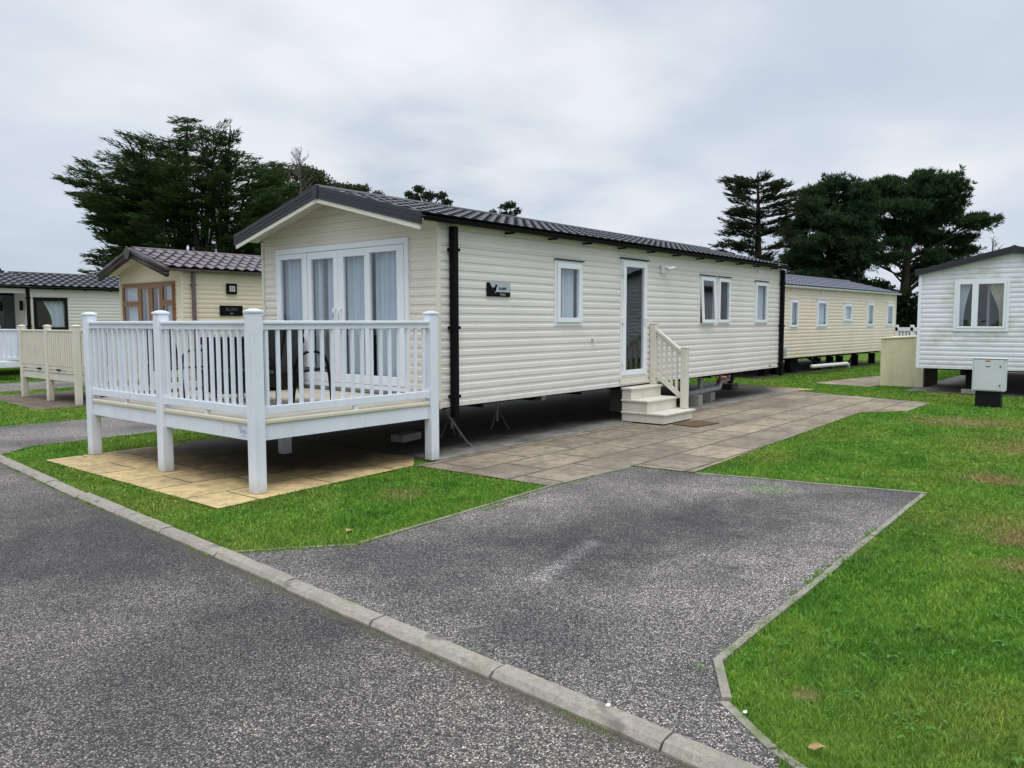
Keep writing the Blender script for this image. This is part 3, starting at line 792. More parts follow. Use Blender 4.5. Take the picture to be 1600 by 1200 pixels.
def caravan_shell(root, org, Lx, W, zb, ze, zr, clad_side, clad_front, roofmat, fasmat, holes_front, holes_side, over=.39, eave=.10, tile=.205,
                  corner='cream_trim', base_clad=None, fascia_h=.14, barge_white=True, far_holes=(), roof_lift=.06, gable_front=True, trims=True, chass=True, rowp=.345, amp=.014, step=.026, scal=.035):
    """walls, roof, floor and chassis of a holiday caravan: x along its length, y across, front gable at x = 0"""
    ox, oy = org[0], org[1]
    F = lambda u, o, z: (ox-o, oy+u, z)                 # front gable wall
    Sd = lambda u, o, z: (ox+u, oy-o, z)                # near long wall
    B = lambda u, o, z: (ox+Lx+o, oy+u, z)
    Fr = lambda u, o, z: (ox+u, oy+W+o, z)
    yr = W/2
    slope = (zr-ze)/(yr+eave)
    zw = ze-.03
    ztop_r = zr-.06
    o = cladding(F, .012, W-.012, zb, ztop_r, holes_front).build('wall', clad_front, root)
    w_off = Vector(ORG[root.name])
    for sgn in (0, 1):
        co = Vector((ox, oy+(0 if sgn == 0 else W), zw+slope*eave-.02))-w_off
        no = Vector((0, -slope, 1)) if sgn == 0 else Vector((0, slope, 1))
        clip_mesh(o, co, no)
    cladding(Sd, .012, Lx-.012, zb, zw+.02, holes_side).build('wall', clad_side, root)
    # plain far and rear walls
    m = MB(); fbox(m, Fr, .0, Lx, -.03, .0, zb, zw)
    m.build('wall', clad_side, root)
    m = MB()
    m.face(B(0, 0, zb), B(W, 0, zb), B(W, 0, zw), B(yr, 0, ztop_r), B(0, 0, zw)); m.build('wall', clad_side, root)
    # floor, ceiling and inner lining
    m = MB(); m.box((ox+.02, oy+.02, zb+.01), (ox+Lx-.02, oy+W-.03, zb+.09)); m.build('floor', 'chassis', root)
    m = MB()
    m.box((ox+2.6, oy+.06, zb+.092), (ox+2.64, oy+W-.06, zw-.1)); m.box((ox+.06, oy+W*.62, zb+.092), (ox+Lx-.06, oy+W*.62+.04, zw-.1))
    m.box((ox+.05, oy+.05, zw-.09), (ox+Lx-.05, oy+W-.05, zw-.05)); m.build('partition', 'inside', root)
    # roof
    ye0, ye1 = oy-eave, oy+W+eave
    r = tiled_roof(ox-over+.03, ox+Lx+.06, ye0, ze, oy+yr, zr-.012, ye1, tile, rowp, amp, step, 8, scal).build('roof', roofmat, root)
    ORG[r.name] = ORG[root.name]
    # solid deck under the tiles, closed at the eaves
    m = MB()
    for xa, xb in ((ox-over+.03, ox+Lx+.05),):
        A = [(ye0, ze-.012), (oy+yr, zr-.024), (ye1, ze-.012), (ye1, ze-.045), (oy+yr, zr-.048), (ye0, ze-.045)]
        m.v += [(xa, y, z) for y, z in A]+[(xb, y, z) for y, z in A]
        for k in range(6): m.f.append((k, (k+1) % 6, 6+(k+1) % 6, 6+k))
        m.f += [(0, 1, 4, 5), (1, 2, 3, 4), (6, 11, 10, 7), (7, 10, 9, 8)]
    m.build('roof_deck', fasmat, root)
    m = MB(); n = 16
    m.tube([(ox-over+.01, oy+yr, zr+.002), (ox+Lx+.06, oy+yr, zr+.002)], .045, 10); m.build('ridge', roofmat, r, ORG[root.name], smooth=True)
    if gable_front:
        # soffit and barge boards of the front overhang
        xf = ox-over
        for sgn in (0, 1):
            yy = ye0 if sgn == 0 else ye1
            m = MB()
            m.hexa([(xf, yy, ze-fascia_h+.015), (xf+.028, yy, ze-fascia_h+.015), (xf+.028, oy+yr, zr-fascia_h+.005), (xf, oy+yr, zr-fascia_h+.005),
                    (xf, yy, ze+.022), (xf+.028, yy, ze+.022), (xf+.028, oy+yr, zr+.03), (xf, oy+yr, zr+.03)])
            for q in (.34, .68):     # raised beads along the board
                d = fascia_h*q
                m.hexa([(xf-.006, yy, ze+.022-d-.008), (xf, yy, ze+.022-d-.008), (xf, oy+yr, zr+.03-d-.008), (xf-.006, oy+yr, zr+.03-d-.008),
                        (xf-.006, yy, ze+.022-d), (xf, yy, ze+.022-d), (xf, oy+yr, zr+.03-d), (xf-.006, oy+yr, zr+.03-d)])
            m.build('fascia', fasmat, root)
            inset = .10
            yb = oy+.0 if sgn == 0 else oy+W
            m = MB()
            zlo = lambda y: ze-.052+(zr-ze)*(1-abs(y-(oy+yr))/(yr+eave))
            m.hexa([(xf+.03, yy, zlo(yy)-.012), (ox+.0, yy, zlo(yy)-.012), (ox+.0, oy+yr, zlo(oy+yr)-.012), (xf+.03, oy+yr, zlo(oy+yr)-.012),
                    (xf+.03, yy, zlo(yy)-.002), (ox+.0, yy, zlo(yy)-.002), (ox+.0, oy+yr, zlo(oy+yr)-.002), (xf+.03, oy+yr, zlo(oy+yr)-.002)])
            m.build('soffit', corner, root)
            if barge_white:
                m = MB(); t = .052
                m.hexa([(xf+.012, yy+(.03 if sgn == 0 else -.03), ze-fascia_h+.013-t), (xf+.034, yy+(.03 if sgn == 0 else -.03), ze-fascia_h+.013-t), (xf+.034, oy+yr, zr-fascia_h+.003-t), (xf+.012, oy+yr, zr-fascia_h+.003-t),
                        (xf+.012, yy+(.03 if sgn == 0 else -.03), ze-fascia_h+.013), (xf+.034, yy+(.03 if sgn == 0 else -.03), ze-fascia_h+.013), (xf+.034, oy+yr, zr-fascia_h+.003), (xf+.012, oy+yr, zr-fascia_h+.003)])
                m.build('barge_board', corner, root)
        m = MB(); m.hexa([(xf-.014, oy+yr-.05, zr-fascia_h-.008), (xf+.03, oy+yr-.05, zr-fascia_h-.008), (xf+.03, oy+yr+.05, zr-fascia_h-.008), (xf-.014, oy+yr+.05, zr-fascia_h-.008),
                          (xf-.014, oy+yr-.05, zr+.028), (xf+.03, oy+yr-.05, zr+.028), (xf+.03, oy+yr+.05, zr+.028), (xf-.014, oy+yr+.05, zr+.028)])
        m.build('apex_cap', fasmat, root)
    if trims:
        m = MB()
        m.box((ox-.014, oy-.014, zb-.01), (ox+.034, oy+.034, zw-.03)); m.build('corner_trim', corner, root, bevel=.004)
        m = MB(); m.box((ox-.014, oy+W-.034, zb-.01), (ox+.034, oy+W+.014, zw-.03)); m.build('corner_trim', corner, root, bevel=.004)
        m = MB(); m.box((ox+Lx-.034, oy-.014, zb-.01), (ox+Lx+.014, oy+.034, zw-.03)); m.build('corner_trim', corner, root, bevel=.004)
    if chass:
        m = MB()
        for yy in (oy+.85, oy+W-.95):
            m.box((ox+.25, yy, zb-.15), (ox+Lx-.2, yy+.1, zb+.005))
        k = ox+.9
        while k < ox+Lx-.4:
            m.box((k, oy+.12, zb-.075), (k+.05, oy+W-.12, zb+.004)); k += 1.15
        m.build('chassis', 'chassis', root)
    return F, Sd

def gutter(root, ox, oy, x0, x1, z, mat, eave=.10, brackets=(), br_mat='black_matt'):
    m = MB(); n = 7; prev = None; sec = []
    for k in range(n+1):
        a = PI+PI*k/n; sec.append((math.cos(a)*.052, math.sin(a)*.052))
    sec = sec+[(x*.88, y*.88) for x, y in sec[::-1]]
    yc = oy-eave-.035
    for (a, b), (c, d) in zip(sec, sec[1:]+sec[:1]):
        m.face((x0, yc+a, z+b), (x1, yc+a, z+b), (x1, yc+c, z+d), (x0, yc+c, z+d))
    for x in (x0, x1): m.face(*[(x, yc+a, z+b) for a, b in sec[:n+1]])
    g = m.build('gutter', mat, root)
    for x in brackets:
        MB().box((x-.02, oy-eave-.03, z-.070), (x+.02, oy+.004, z-.045)).build('bracket', br_mat, root)
    return g
def downpipe(root, x, oy, z0, z1, mat, w=.072, shoe=True, eave=.1):
    m = MB(); yc = oy-.012-w/2
    m.box((x-w/2, yc-w/2, z0), (x+w/2, yc+w/2, z1-.05)); 
    d = m.build('downpipe', mat, root, bevel=.012)
    for z in (z0+.25, (z0+z1)/2-.1, z1-.35): MB().box((x-w/2-.022, yc-w/2-.006, z), (x+w/2+.022, oy+.002, z+.035)).build('clip', mat, d, ORG[root.name])
    return d

# ================================================================== the main caravan
MX, MY, MW, ML = 6.87, 6.78, 3.68, 11.2
main = thing('static_caravan', 'long cream caravan with charcoal tiled roof, standing behind the white veranda', 'caravan', (MX, MY, 0))
u = lambda y: y-MY
hole_fr = [(u(7.28), u(10.09), .76, 2.70)]
WIN = [(9.24, 9.95, 1.59, 2.54), (13.88, 14.53, 1.59, 2.52), (14.66, 15.25, 1.59, 2.52), (16.51, 17.22, 1.59, 2.51)]
hole_sd = [(a-MX, b-MX, c, d) for a, b, c, d in WIN]+[(11.05-MX, 11.89-MX, .73, 2.66)]
F, Sd = caravan_shell(main, (MX, MY), ML, MW, .595, 2.90, 3.40, 'clad_main', 'clad_gable', 'roof_dark', 'fascia_dark', hole_fr, hole_sd, over=.40, eave=.115, fascia_h=.14)
# side windows
window(main, Sd, WIN[0][0]-MX, WIN[0][1]-MX, WIN[0][2], WIN[0][3], sash=.07, trim=.045, curtain='net', gap=(.0, .05))
window(main, Sd, WIN[1][0]-MX, WIN[1][1]-MX, WIN[1][2], WIN[1][3], sash=.06, curtain=None, tilt=R(3.2))
window(main, Sd, WIN[2][0]-MX, WIN[2][1]-MX, WIN[2][2], WIN[2][3], sash=.06, curtain=None)
window(main, Sd, WIN[3][0]-MX, WIN[3][1]-MX, WIN[3][2], WIN[3][3], sash=.06, curtain='net', gap=(.0, .0))
# things seen dimly through the kitchen panes are part of the room: a blind
for (a, b) in ((13.92, 14.5), (14.7, 15.22)):
    pass
# side door
d0, d1 = 11.05-MX, 11.89-MX
m = MB(); ring(m, Sd, d0, d1, .73, 2.66, .035, -.03, .016); dr = m.build('door', 'white_frame', main, bevel=.003)
m = MB(); ring(m, Sd, d0+.037, d1-.037, .767, 2.623, .095, -.02, .036, .085, .085); m.build('door_leaf', 'white_frame', dr, ORG[main.name], bevel=.005)
quad(Sd, d0+.132, d1-.132, .012, .852, 2.538).build('pane', 'glass', dr, ORG[main.name])
for z in (.95, 1.62, 2.40): fbox(MB(), Sd, d0+.012, d0+.05, .016, .052, z, z+.09).build('hinge', 'white_frame', dr, ORG[main.name])
m = MB(); fbox(m, Sd, d1-.115, d1-.075, .036, .046, 1.58, 1.80); fbox(m, Sd, d1-.20, d1-.085, .075, .09, 1.685, 1.71); fbox(m, Sd, d1-.10, d1-.085, .046, .09, 1.685, 1.71)
m.build('handle', 'white_frame', dr, ORG[main.name], bevel=.004)
fbox(MB(), Sd, d0-.03, d1+.03, .0, .045, 2.663, 2.68).build('drip_cap', 'black_matt', dr, ORG[main.name])
fbox(MB(), Sd, d0-.01, d1+.03, .001, .02, .625, .728).build('threshold', 'cream_trim', dr, ORG[main.name])
# french doors in the gable
f0, f1, g0, g1 = u(7.28), u(10.09), .76, 2.70
m = MB(); ring(m, F, f0, f1, g0, g1, .07, -.04, .028, .075, .06)
pd = m.build('patio_door', 'white_frame', main, bevel=.004)
edges = [u(7.355), u(8.055), u(8.665), u(9.345), u(10.015)]
def leaf(a, b, o, name, wl=.09, wr=.09, top=.10, bot=.12, z0=.825, z1=2.62):
    m = MB()
    fbox(m, F, a, b, o, o+.045, z0, z0+bot); fbox(m, F, a, b, o, o+.045, z1-top, z1)
    fbox(m, F, a, a+wl, o, o+.045, z0+bot, z1-top); fbox(m, F, b-wr, b, o, o+.045, z0+bot, z1-top)
    m.build(name, 'white_frame', pd, ORG[main.name], bevel=.006)
    quad(F, a+wl, b-wr, o+.024, z0+bot, z1-top).build('pane', 'glass', pd, ORG[main.name])
leaf(edges[0], edges[1], -.010, 'door_leaf', .13, .06, .075)
leaf(edges[1]+.004, edges[2]-.003, -.022, 'door_leaf', .06, .115)
leaf(edges[2]+.003, edges[3]-.004, -.022, 'door_leaf', .095, .085)
leaf(edges[3], edges[4], -.010, 'door_leaf', .11, .055, .075)
for a, b in ((u(7.45), u(8.04)), (u(8.10), u(8.60)), (u(8.75), u(9.31)), (u(9.44), u(10.02))):
    c = pleats(F, a, b, -.10, .80, 2.60, .026, .10).build('curtain', 'net', pd, ORG[main.name]); merge(c)
for yy in (8.715, 8.60):
    m = MB(); k = u(yy)
    m.tube([F(k, .022, 1.83), F(k, .07, 1.82), F(k, .075, 1.80), F(k, .075, 1.70), F(k, .07, 1.68), F(k, .022, 1.67)], .012, 8)
    m.build('handle', 'white_frame', pd, ORG[main.name], smooth=True)
fbox(MB(), F, f0-.03, f1+.03, .0, .05, .725, .757).build('threshold', 'galv', pd, ORG[main.name])
# gutter, pipes, brackets, vents, lamp, tap
gutter(main, MX, MY, 6.52, 18.12, 2.875, 'black', .115, (8.15, 9.11, 9.98, 10.97, 11.91, 12.82, 13.75, 14.6, 15.55, 16.44, 17.4))
downpipe(main, 7.09, MY, .46, 2.86, 'black', .085)
downpipe(main, 18.0, MY, .40, 2.86, 'black', .085)
m = MB(); fbox(m, Sd, 16.62-MX, 16.76-MX, .0, .04, 2.70, 2.74); m.build('vent', 'white_frame', main, bevel=.008)
m = MB(); fbox(m, Sd, 17.4-MX, 17.55-MX, .0, .012, .64, .655); m.build('vent', 'black', main)
lamp = MB(); fbox(lamp, Sd, 12.36-MX, 12.46-MX, .0, .05, 2.49, 2.62); lamp.tube([Sd(12.41-MX, .05, 2.59), Sd(12.46-MX, .11, 2.585)], .022, 8)
lo = lamp.build('wall_light', 'white_frame', main, bevel=.01)
m = MB(); m.tube([Sd(12.42-MX, .11, 2.555), Sd(12.60-MX, .14, 2.59)], .034, 10); m.build('lamp_head', 'lamp_glass', lo, ORG[main.name], smooth=True)
tp = MB(); fbox(tp, Sd, 10.20-MX, 10.29-MX, .0, .045, 1.375, 1.405); tp.tube([Sd(10.245-MX, .03, 1.375), Sd(10.245-MX, .035, 1.325)], .012, 8)
tp.build('outlet', 'white_frame', main)
# maker's plate with its W
pl = MB(); fbox(pl, Sd, 7.75-MX, 8.22-MX, .004, .020, 1.98, 2.16); plate = pl.build('nameplate', 'black', main, bevel=.003)
m = MB(); o_ = .0215
def pf(a, z): return Sd(7.75-MX+.47*a, o_, 1.98+.18*z)
m.face(pf(.10, .985), pf(.985, .985), pf(.985, .33), pf(.36, .33), pf(.31, .24)); m.build('silver_panel', 'silver', plate, ORG[main.name])
m = MB(); o_ = .0230
m.face(pf(.015, .985), pf(.085, .985), pf(.21, .45), pf(.16, .33)); 
m.face(pf(.20, .66), pf(.27, .66), pf(.335, .40), pf(.30, .27)); m.face(pf(.30, .42), pf(.335, .30), pf(.43, .86), pf(.33, .86)); m.face(pf(.255, .55), pf(.31, .70), pf(.36, .55), pf(.32, .40))
m.build('emblem', 'black', plate, ORG[main.name])
rotx = Matrix.Rotation(PI/2, 4, 'X')
text_mesh('lettering', 'ILLERBY', .046, 'black', plate, Matrix.Translation(Vector(Sd(7.75-MX+.47*.66, .0245, 1.98+.18*.58))-Vector(ORG[main.name])) @ rotx, squash=.98)
text_mesh('lettering', 'Malton', .040, 'silver', plate, Matrix.Translation(Vector(Sd(7.75-MX+.47*.66, .0225, 1.98+.18*.16))-Vector(ORG[main.name])) @ rotx)
# waste pipes under the floor
m = MB(); yp = 7.2
m.tube([(14.25, yp, .215), (15.62, yp, .245), (15.74, yp, .27), (15.79, yp, .36), (15.79, yp, .62)], .056, 12)
m.tube([(14.85, yp, .24), (14.85, yp, .62)], .052, 12); m.tube([(14.78, yp, .227), (14.95, yp, .231)], .07, 12)
m.tube([(15.6, yp, .245), (15.68, yp, .252)], .068, 12)
m.build('waste_pipe', 'grey_pipe', main, smooth=True)
m = MB(); m.tube([(16.9, 7.5, .62), (16.9, 7.5, .33), (16.4, 7.55, .31)], .035, 10); m.build('waste_pipe', 'white_pipe', main, smooth=True)
# small square frame ends showing below the wall
for x in (9.28, 11.5): MB().box((x-.05, 7.0, .49), (x+.05, 7.12, .59)).build('outrigger_end', 'galv', main)

def axle_stand(x, y, h, label, grp):
    t = thing('axle_stand', label, 'stand', (x, y, 0), random.uniform(0, 1), grp, local=True)
    m = MB()
    for a in (0.3, 2.39, 4.49): m.tube([(0, 0, h*.78), (math.cos(a)*.17, math.sin(a)*.17, .016)], .010, 6)
    for a in (0.3, 2.39, 4.49): m.box((math.cos(a)*.17-.025, math.sin(a)*.17-.025, .012), (math.cos(a)*.17+.025, math.sin(a)*.17+.025, .018))
    m.build('leg', 'stand_steel', t)
    MB().tube([(0, 0, h*.30), (0, 0, h)], .016, 8).build('screw', 'galv', t)
    MB().box((-.05, -.05, h), (.05, .05, h+.015)).build('top_plate', 'chassis', t)
axle_stand(9.16, 7.80, .44, 'spindly steel axle stand under the floor, second from the white veranda post', 'steel axle stands under the caravan')
axle_stand(8.10, 7.75, .44, 'spindly steel axle stand next to the black downpipe beside the veranda', 'steel axle stands under the caravan')
m = MB(); m.tube([(7.12, 6.95, .55), (7.62, 6.98, .03)], .014, 6); m.tube([(7.62, 6.98, .03), (7.66, 6.98, .02)], .03, 8)
main_leg = m.build('corner_leg', 'stand_steel', main)
def block(x, y, z0, sx, sy, sz, mat, label, rz=0.0, cat='block', grp=None, name='concrete_block'):
    m = MB().box((-sx/2, -sy/2, 0), (sx/2, sy/2, sz))
    o = m.build(name, mat, None, (0, 0, 0), bevel=.008); o.location = (x, y, z0); o.rotation_euler = (0, 0, rz)
    tag(o, label, cat, grp); return o
GZ = .016
block(15.15, 7.16, GZ, .44, .20, .17, 'block', 'grey concrete block propping up the grey waste pipe', .25)
block(14.15, 6.95, GZ, .22, .20, .20, 'block', 'grey concrete block close behind the bottom step post', .1)
block(18.1, 8.0, GZ, .45, .26, .14, 'timber', 'dark timber block under the rear leg of the caravan', .1, 'timber block', None, 'timber_block')
m = MB(); m.beam((18.1, 8.0, .16), (18.35, 8.0, .60), .12, .10, (0, 1, 0)); m.build('rear_leg', 'chassis', main)
block(7.45, 8.0, GZ, .44, .21, .10, 'block', 'flat grey concrete block lying in shadow behind the veranda corner post', .2)
for k, (bxx, z) in enumerate(((13.0, .0), (13.2, .0))): pass
block(12.35, 7.5, GZ, .24, .44, .42, 'block', 'tall concrete support pier just behind the entrance steps', .0, 'pier', None, 'support_pier')
block(19.3, 8.75, 0, .46, .22, .22, 'brick_red', 'small stack of red bricks on the grass behind the caravan', .3, 'bricks', None, 'brick_stack')

# ================================================================== white veranda
DX0, DX1, DY0, DY1 = 4.245, 6.60, 6.64, 10.20
deck = thing('veranda_deck', 'white railed raised veranda in front of the patio doors', 'veranda', (5.5, 8.42, 0))
def deck_post(root, x, y, mat, top=1.735, w=.125, z0=0.01, cap=True):
    m = MB().box((x-w/2, y-w/2, z0), (x+w/2, y+w/2, top))
    p = m.build('post', mat, root, bevel=.010)
    c = MB(); a = w/2+.008; zt = top+.001
    c.box((x-a, y-a, zt), (x+a, y+a, zt+.022))
    b = [(x-a, y-a, zt+.022), (x+a, y-a, zt+.022), (x+a, y+a, zt+.022), (x-a, y+a, zt+.022)]; k = .35
    tpt = [(x-a*k, y-a*k, zt+.042), (x+a*k, y-a*k, zt+.042), (x+a*k, y+a*k, zt+.042), (x-a*k, y+a*k, zt+.042)]
    c.hexa(b+tpt); c.build('post_cap', mat, p, ORG[root.name], bevel=.004)
    return p
posts = [(DX0, DY1), (DX0, 8.42), (DX0, DY0), (DX1, DY0), (DX1, DY1)]
for x, y in posts: deck_post(deck, x, y, 'upvc')
def rail_run(root, a, b, mat, pitch=.131, pw=.125, zt=1.665, zl=.84, bal=.033, first=None, zf=.71, foot=True):
    a, b = Vector((a[0], a[1], 0)), Vector((b[0], b[1], 0)); d = (b-a); ln = d.length; d.normalize()
    p, q = a+d*(pw/2), b-d*(pw/2)
    Z = lambda v, z: (v.x, v.y, z)
    m = MB(); m.beam(Z(p, zt-.018), Z(q, zt-.018), .088, .034); m.build('top_rail', mat, root, bevel=.008)
    m = MB(); m.beam(Z(p, zt-.062), Z(q, zt-.062), .050, .052)
    for e, s in ((p, 1), (q, -1)): m.beam(Z(e, zt-.06), Z(e+d*(.02*s), zt-.06), .075, .07)
    m.build('rail', mat, root, bevel=.003)
    m = MB(); m.beam(Z(p, zl-.04), Z(q, zl-.04), .052, .08)
    for e, s in ((p, 1), (q, -1)): m.beam(Z(e, zl-.04), Z(e+d*(.02*s), zl-.04), .075, .10)
    m.build('bottom_rail', mat, root, bevel=.004)
    n = int((q-p).length/pitch+.5); st = (q-p)/(n+.0)
    for k in range(n):
        c = p+st*(k+.5)
        if first is None or not first:
            mm = MB(); mm.box((-bal/2, -bal/2, zl), (bal/2, bal/2, zt-.09)); o = mm.build('baluster', mat, root, (0, 0, 0), bevel=.003)
            if first is not None: first.append(o)
        else:
            o = first[0].copy(); COL.objects.link(o); o.parent = root
        o.location = (c.x-ORG[root.name][0], c.y-ORG[root.name][1], 0); o.rotation_euler = (0, 0, math.atan2(d.y, d.x))
    if foot:
        c = (p+q)/2
        MB().beam(Z(c, (zl-.08+zf)/2), Z(c+d*.04, (zl-.08+zf)/2), .04, zl-.08-zf).build('rail_foot', mat, root)
cache = []
for a, b in ((posts[0], posts[1]), (posts[1], posts[2]), (posts[2], posts[3]), (posts[0], posts[4])):
    rail_run(deck, a, b, 'upvc', first=cache)
m = MB()
xx = DX0+.02
nb = 17; bw = (6.84-DX0-.02)/nb
for k in range(nb): m.box((xx+k*bw+.002, DY0+.02, .680), (xx+(k+1)*bw-.002, DY1-.02, .708))
m.build('floor', 'deck_floor', deck)
m = MB()
for a, b in (((DX0, DY1-.063), (DX0, 8.42+.063)), ((DX0, 8.42-.063), (DX0, DY0+.063)), ((DX0+.063, DY0), (DX1-.063, DY0)), ((DX0+.063, DY1), (DX1-.063, DY1))):
    m.beam((a[0], a[1], .690), (b[0], b[1], .690), .075, .046)
m.build('floor_edge', 'tan_trim', deck, bevel=.012)
for a, b in (((DX0, DY1-.0630), (DX0, 8.42+.063)), ((DX0, 8.42-.063), (DX0, DY0+.063)), ((DX0+.063, DY0), (DX1-.063, DY0)), ((DX0+.063, DY1), (DX1-.063, DY1))):
    m = MB(); m.beam((a[0], a[1], .588), (b[0], b[1], .588), .035, .155); m.build('skirt_board', 'upvc', deck, bevel=.003)
m = MB()
for k in range(4):
    y = 7.2+k*.78; m.box((DX0+.1, y, .55), (DX1-.05, y+.05, .676))
m.build('joist', 'chassis', deck)
MB().box((5.72, 8.36, .01), (5.84, 8.48, .54)).build('post', 'upvc', deck, bevel=.006)
st = MB(); st.box((DX0-.0195, 6.73, .53), (DX0-.0185, 6.94, .655)); sk = st.build('sticker', 'sticker', deck)
m = MB()
for k, (a, b, z) in enumerate(((6.86, 6.92, .64), (6.86, 6.915, .622), (6.80, 6.90, .604), (6.77, 6.895, .590), (6.78, 6.89, .576), (6.80, 6.86, .55))):
    m.box((DX0-.0205, a, z-.003), (DX0-.0196, b, z+.003))
m.build('print', 'sticker_ink', sk, ORG[deck.name])

# furniture on the veranda
FZ = .709
m = MB()
store = thing('storage_box', 'black patio storage box against the far veranda railing', 'storage box', (6.1, 9.65, FZ))
MB().box((5.56, 9.36, FZ+.04), (6.72, 9.95, FZ+.64)).build('body', 'black_matt', store, bevel=.01)
m = MB(); m.box((5.50, 9.31, FZ+.643), (6.76, 9.98, FZ+.74)); m.build('lid', 'black', store, bevel=.015)
m = MB()
for x in (5.62, 6.60):
    for y in (9.4, 9.86): m.box((x, y, FZ), (x+.06, y+.06, FZ+.039))
m.build('foot', 'black_matt', store)
m = MB(); 
for k in range(1, 6): m.box((5.56+k*.193, 9.352, FZ+.06), (5.566+k*.193, 9.3595, FZ+.62))
m.build('front_ribs', 'black', store)
def make_chair(loc, rz, label, grp):
    """sling garden chair facing local +x: bent tube arms, leaning back"""
    t = thing('garden_chair', label, 'chair', loc, rz, grp, local=True)
    for s in (-1, 1):
        y = .27*s
        m = MB(); m.tube([(.30, y, 0), (.27, y, .30), (.245, y, .46), (.19, y, .56), (.09, y, .60), (-.06, y, .595), (-.17, y, .54), (-.20, y, .44), (-.215, y, .30), (-.26, y, 0)], .017, 8)
        m.build('arm_frame', 'black', t, smooth=True)
    m = MB()
    for s in (-1, 1):
        y = .235*s; m.tube([(.26, y, .40), (-.17, y, .37), (-.23, y, .45), (-.30, y, .80), (-.315, y, .88)], .013, 8)
    m.tube([(-.315, -.235, .88), (-.325, -.15, .91), (-.325, .15, .91), (-.315, .235, .88)], .013, 8)
    m.build('seat_frame', 'black', t, smooth=True)
    m = MB(); pr = [(.26, .405), (.05, .385), (-.16, .375), (-.225, .45), (-.30, .80), (-.315, .88)]
    for (a, za), (b, zb) in zip(pr, pr[1:]): m.face((a, -.23, za), (a, .23, za), (b, .23, zb), (b, -.23, zb))
    m.build('sling', 'mesh_fabric', t)
make_chair((5.53, 7.80, FZ), R(2), 'black sling garden chair seen side on in front of the patio doors', 'garden chairs on the veranda')
make_chair((4.86, 9.22, FZ), R(-70), 'black sling garden chair behind the middle post of the front railing', 'garden chairs on the veranda')
make_chair((5.12, 7.72, FZ), R(120), 'black sling garden chair just inside the veranda corner post', 'garden chairs on the veranda')
tb = thing('coffee_table', 'low black patio table between the garden chairs on the veranda', 'table', (5.25, 8.5, FZ))
MB().box((4.95, 8.10, FZ+.335), (5.55, 8.95, FZ+.365)).build('tabletop', 'black', tb, bevel=.006)
for x in (4.98, 5.49):
    for y in (8.13, 8.89): MB().box((x, y, FZ), (x+.03, y+.03, FZ+.334)).build('leg', 'black', tb)
for x in (4.985, 5.495): MB().box((x, 8.161, FZ+.14), (x+.02, 8.889, FZ+.165)).build('stretcher', 'black', tb)

# ================================================================== entrance steps
sroot = thing('entrance_steps', 'cream three tread steps with one sloping handrail below the side door', 'steps', (11.6, 6.4, 0))
lv = [(5.96, .02, .19), (6.26, .1905, .385), (6.56, .3855, .575)]
for k, (yf, z0, z1) in enumerate(lv):
    MB().box((11.075, yf+.02, max(.03, z0)), (12.06, MY-.03, z1-.034)).build('riser', 'step', sroot, bevel=.004)
    MB().box((11.055, yf-.012, z1-.033), (12.12 if k == 0 else 12.08, MY-.02, z1)).build('tread', 'step', sroot, bevel=.008)
MB().box((11.09, 6.02, .01), (12.04, 6.72, .029)).build('plinth', 'black_matt', sroot)
m = MB(); m.box((11.45, 6.575, .44), (11.62, 6.5795, .51)); m.build('moulded_panel', 'step', sroot, bevel=.002)
pw = .11
for (y, z0, z1) in ((6.13, .192, 1.20), (6.72, .577, 1.60)):
    p = MB().box((12.0, y-pw/2, z0), (12.0+pw, y+pw/2, z1)).build('post', 'step', sroot, bevel=.010)
    MB().box((11.995, y-pw/2-.005, z1+.001), (12.005+pw, y+pw/2+.005, z1+.022)).build('post_cap', 'step', p, ORG[sroot.name], bevel=.008)
xc = 12.055
MB().beam((xc, 6.664, 1.50), (xc, 6.186, 1.145), .075, .05).build('handrail', 'step', sroot, bevel=.006)
MB().beam((xc, 6.664, 1.445), (xc, 6.186, 1.09), .045, .05).build('rail', 'step', sroot, bevel=.004)
MB().beam((xc, 6.664, .74), (xc, 6.186, .385), .045, .075).build('bottom_rail', 'step', sroot, bevel=.004)
for k in range(4):
    y = 6.57-k*.097; f = (6.664-y)/.478
    MB().box((xc-.02, y-.02, .775-.355*f), (xc+.02, y+.02, 1.42-.355*f)).build('baluster', 'step', sroot, bevel=.003)
# door mat
m = MB().box((-.33, -.22, 0), (.33, .22, .018))
o = m.build('door_mat', 'rubber', None, (0, 0, 0), bevel=.006); o.location = (11.55, 5.66, .0115); o.rotation_euler = (0, 0, R(-6)); tag(o, 'brown coir door mat on the slabs at the foot of the steps', 'door mat')

# ================================================================== neighbour with brown roof
EX, EY, EW = 9.1, 17.05, 3.0
elan = thing('static_caravan', 'yellowish cream caravan with brown roof, brown window frames and black nameplate', 'caravan', (EX, EY, 0))
eu = lambda y: y-EY
eh = [(eu(17.37), eu(19.90), .80, 2.56)]
Fe, Se = caravan_shell(elan, (EX, EY), 11.0, EW, .60, 2.86, 3.36, 'clad_elan', 'clad_elan', 'roof_brown', 'fascia_brown', eh, [], over=.38, eave=.13, fascia_h=.20, barge_white=False, tile=.26, rowp=.34, amp=.034, step=.034, scal=.07)
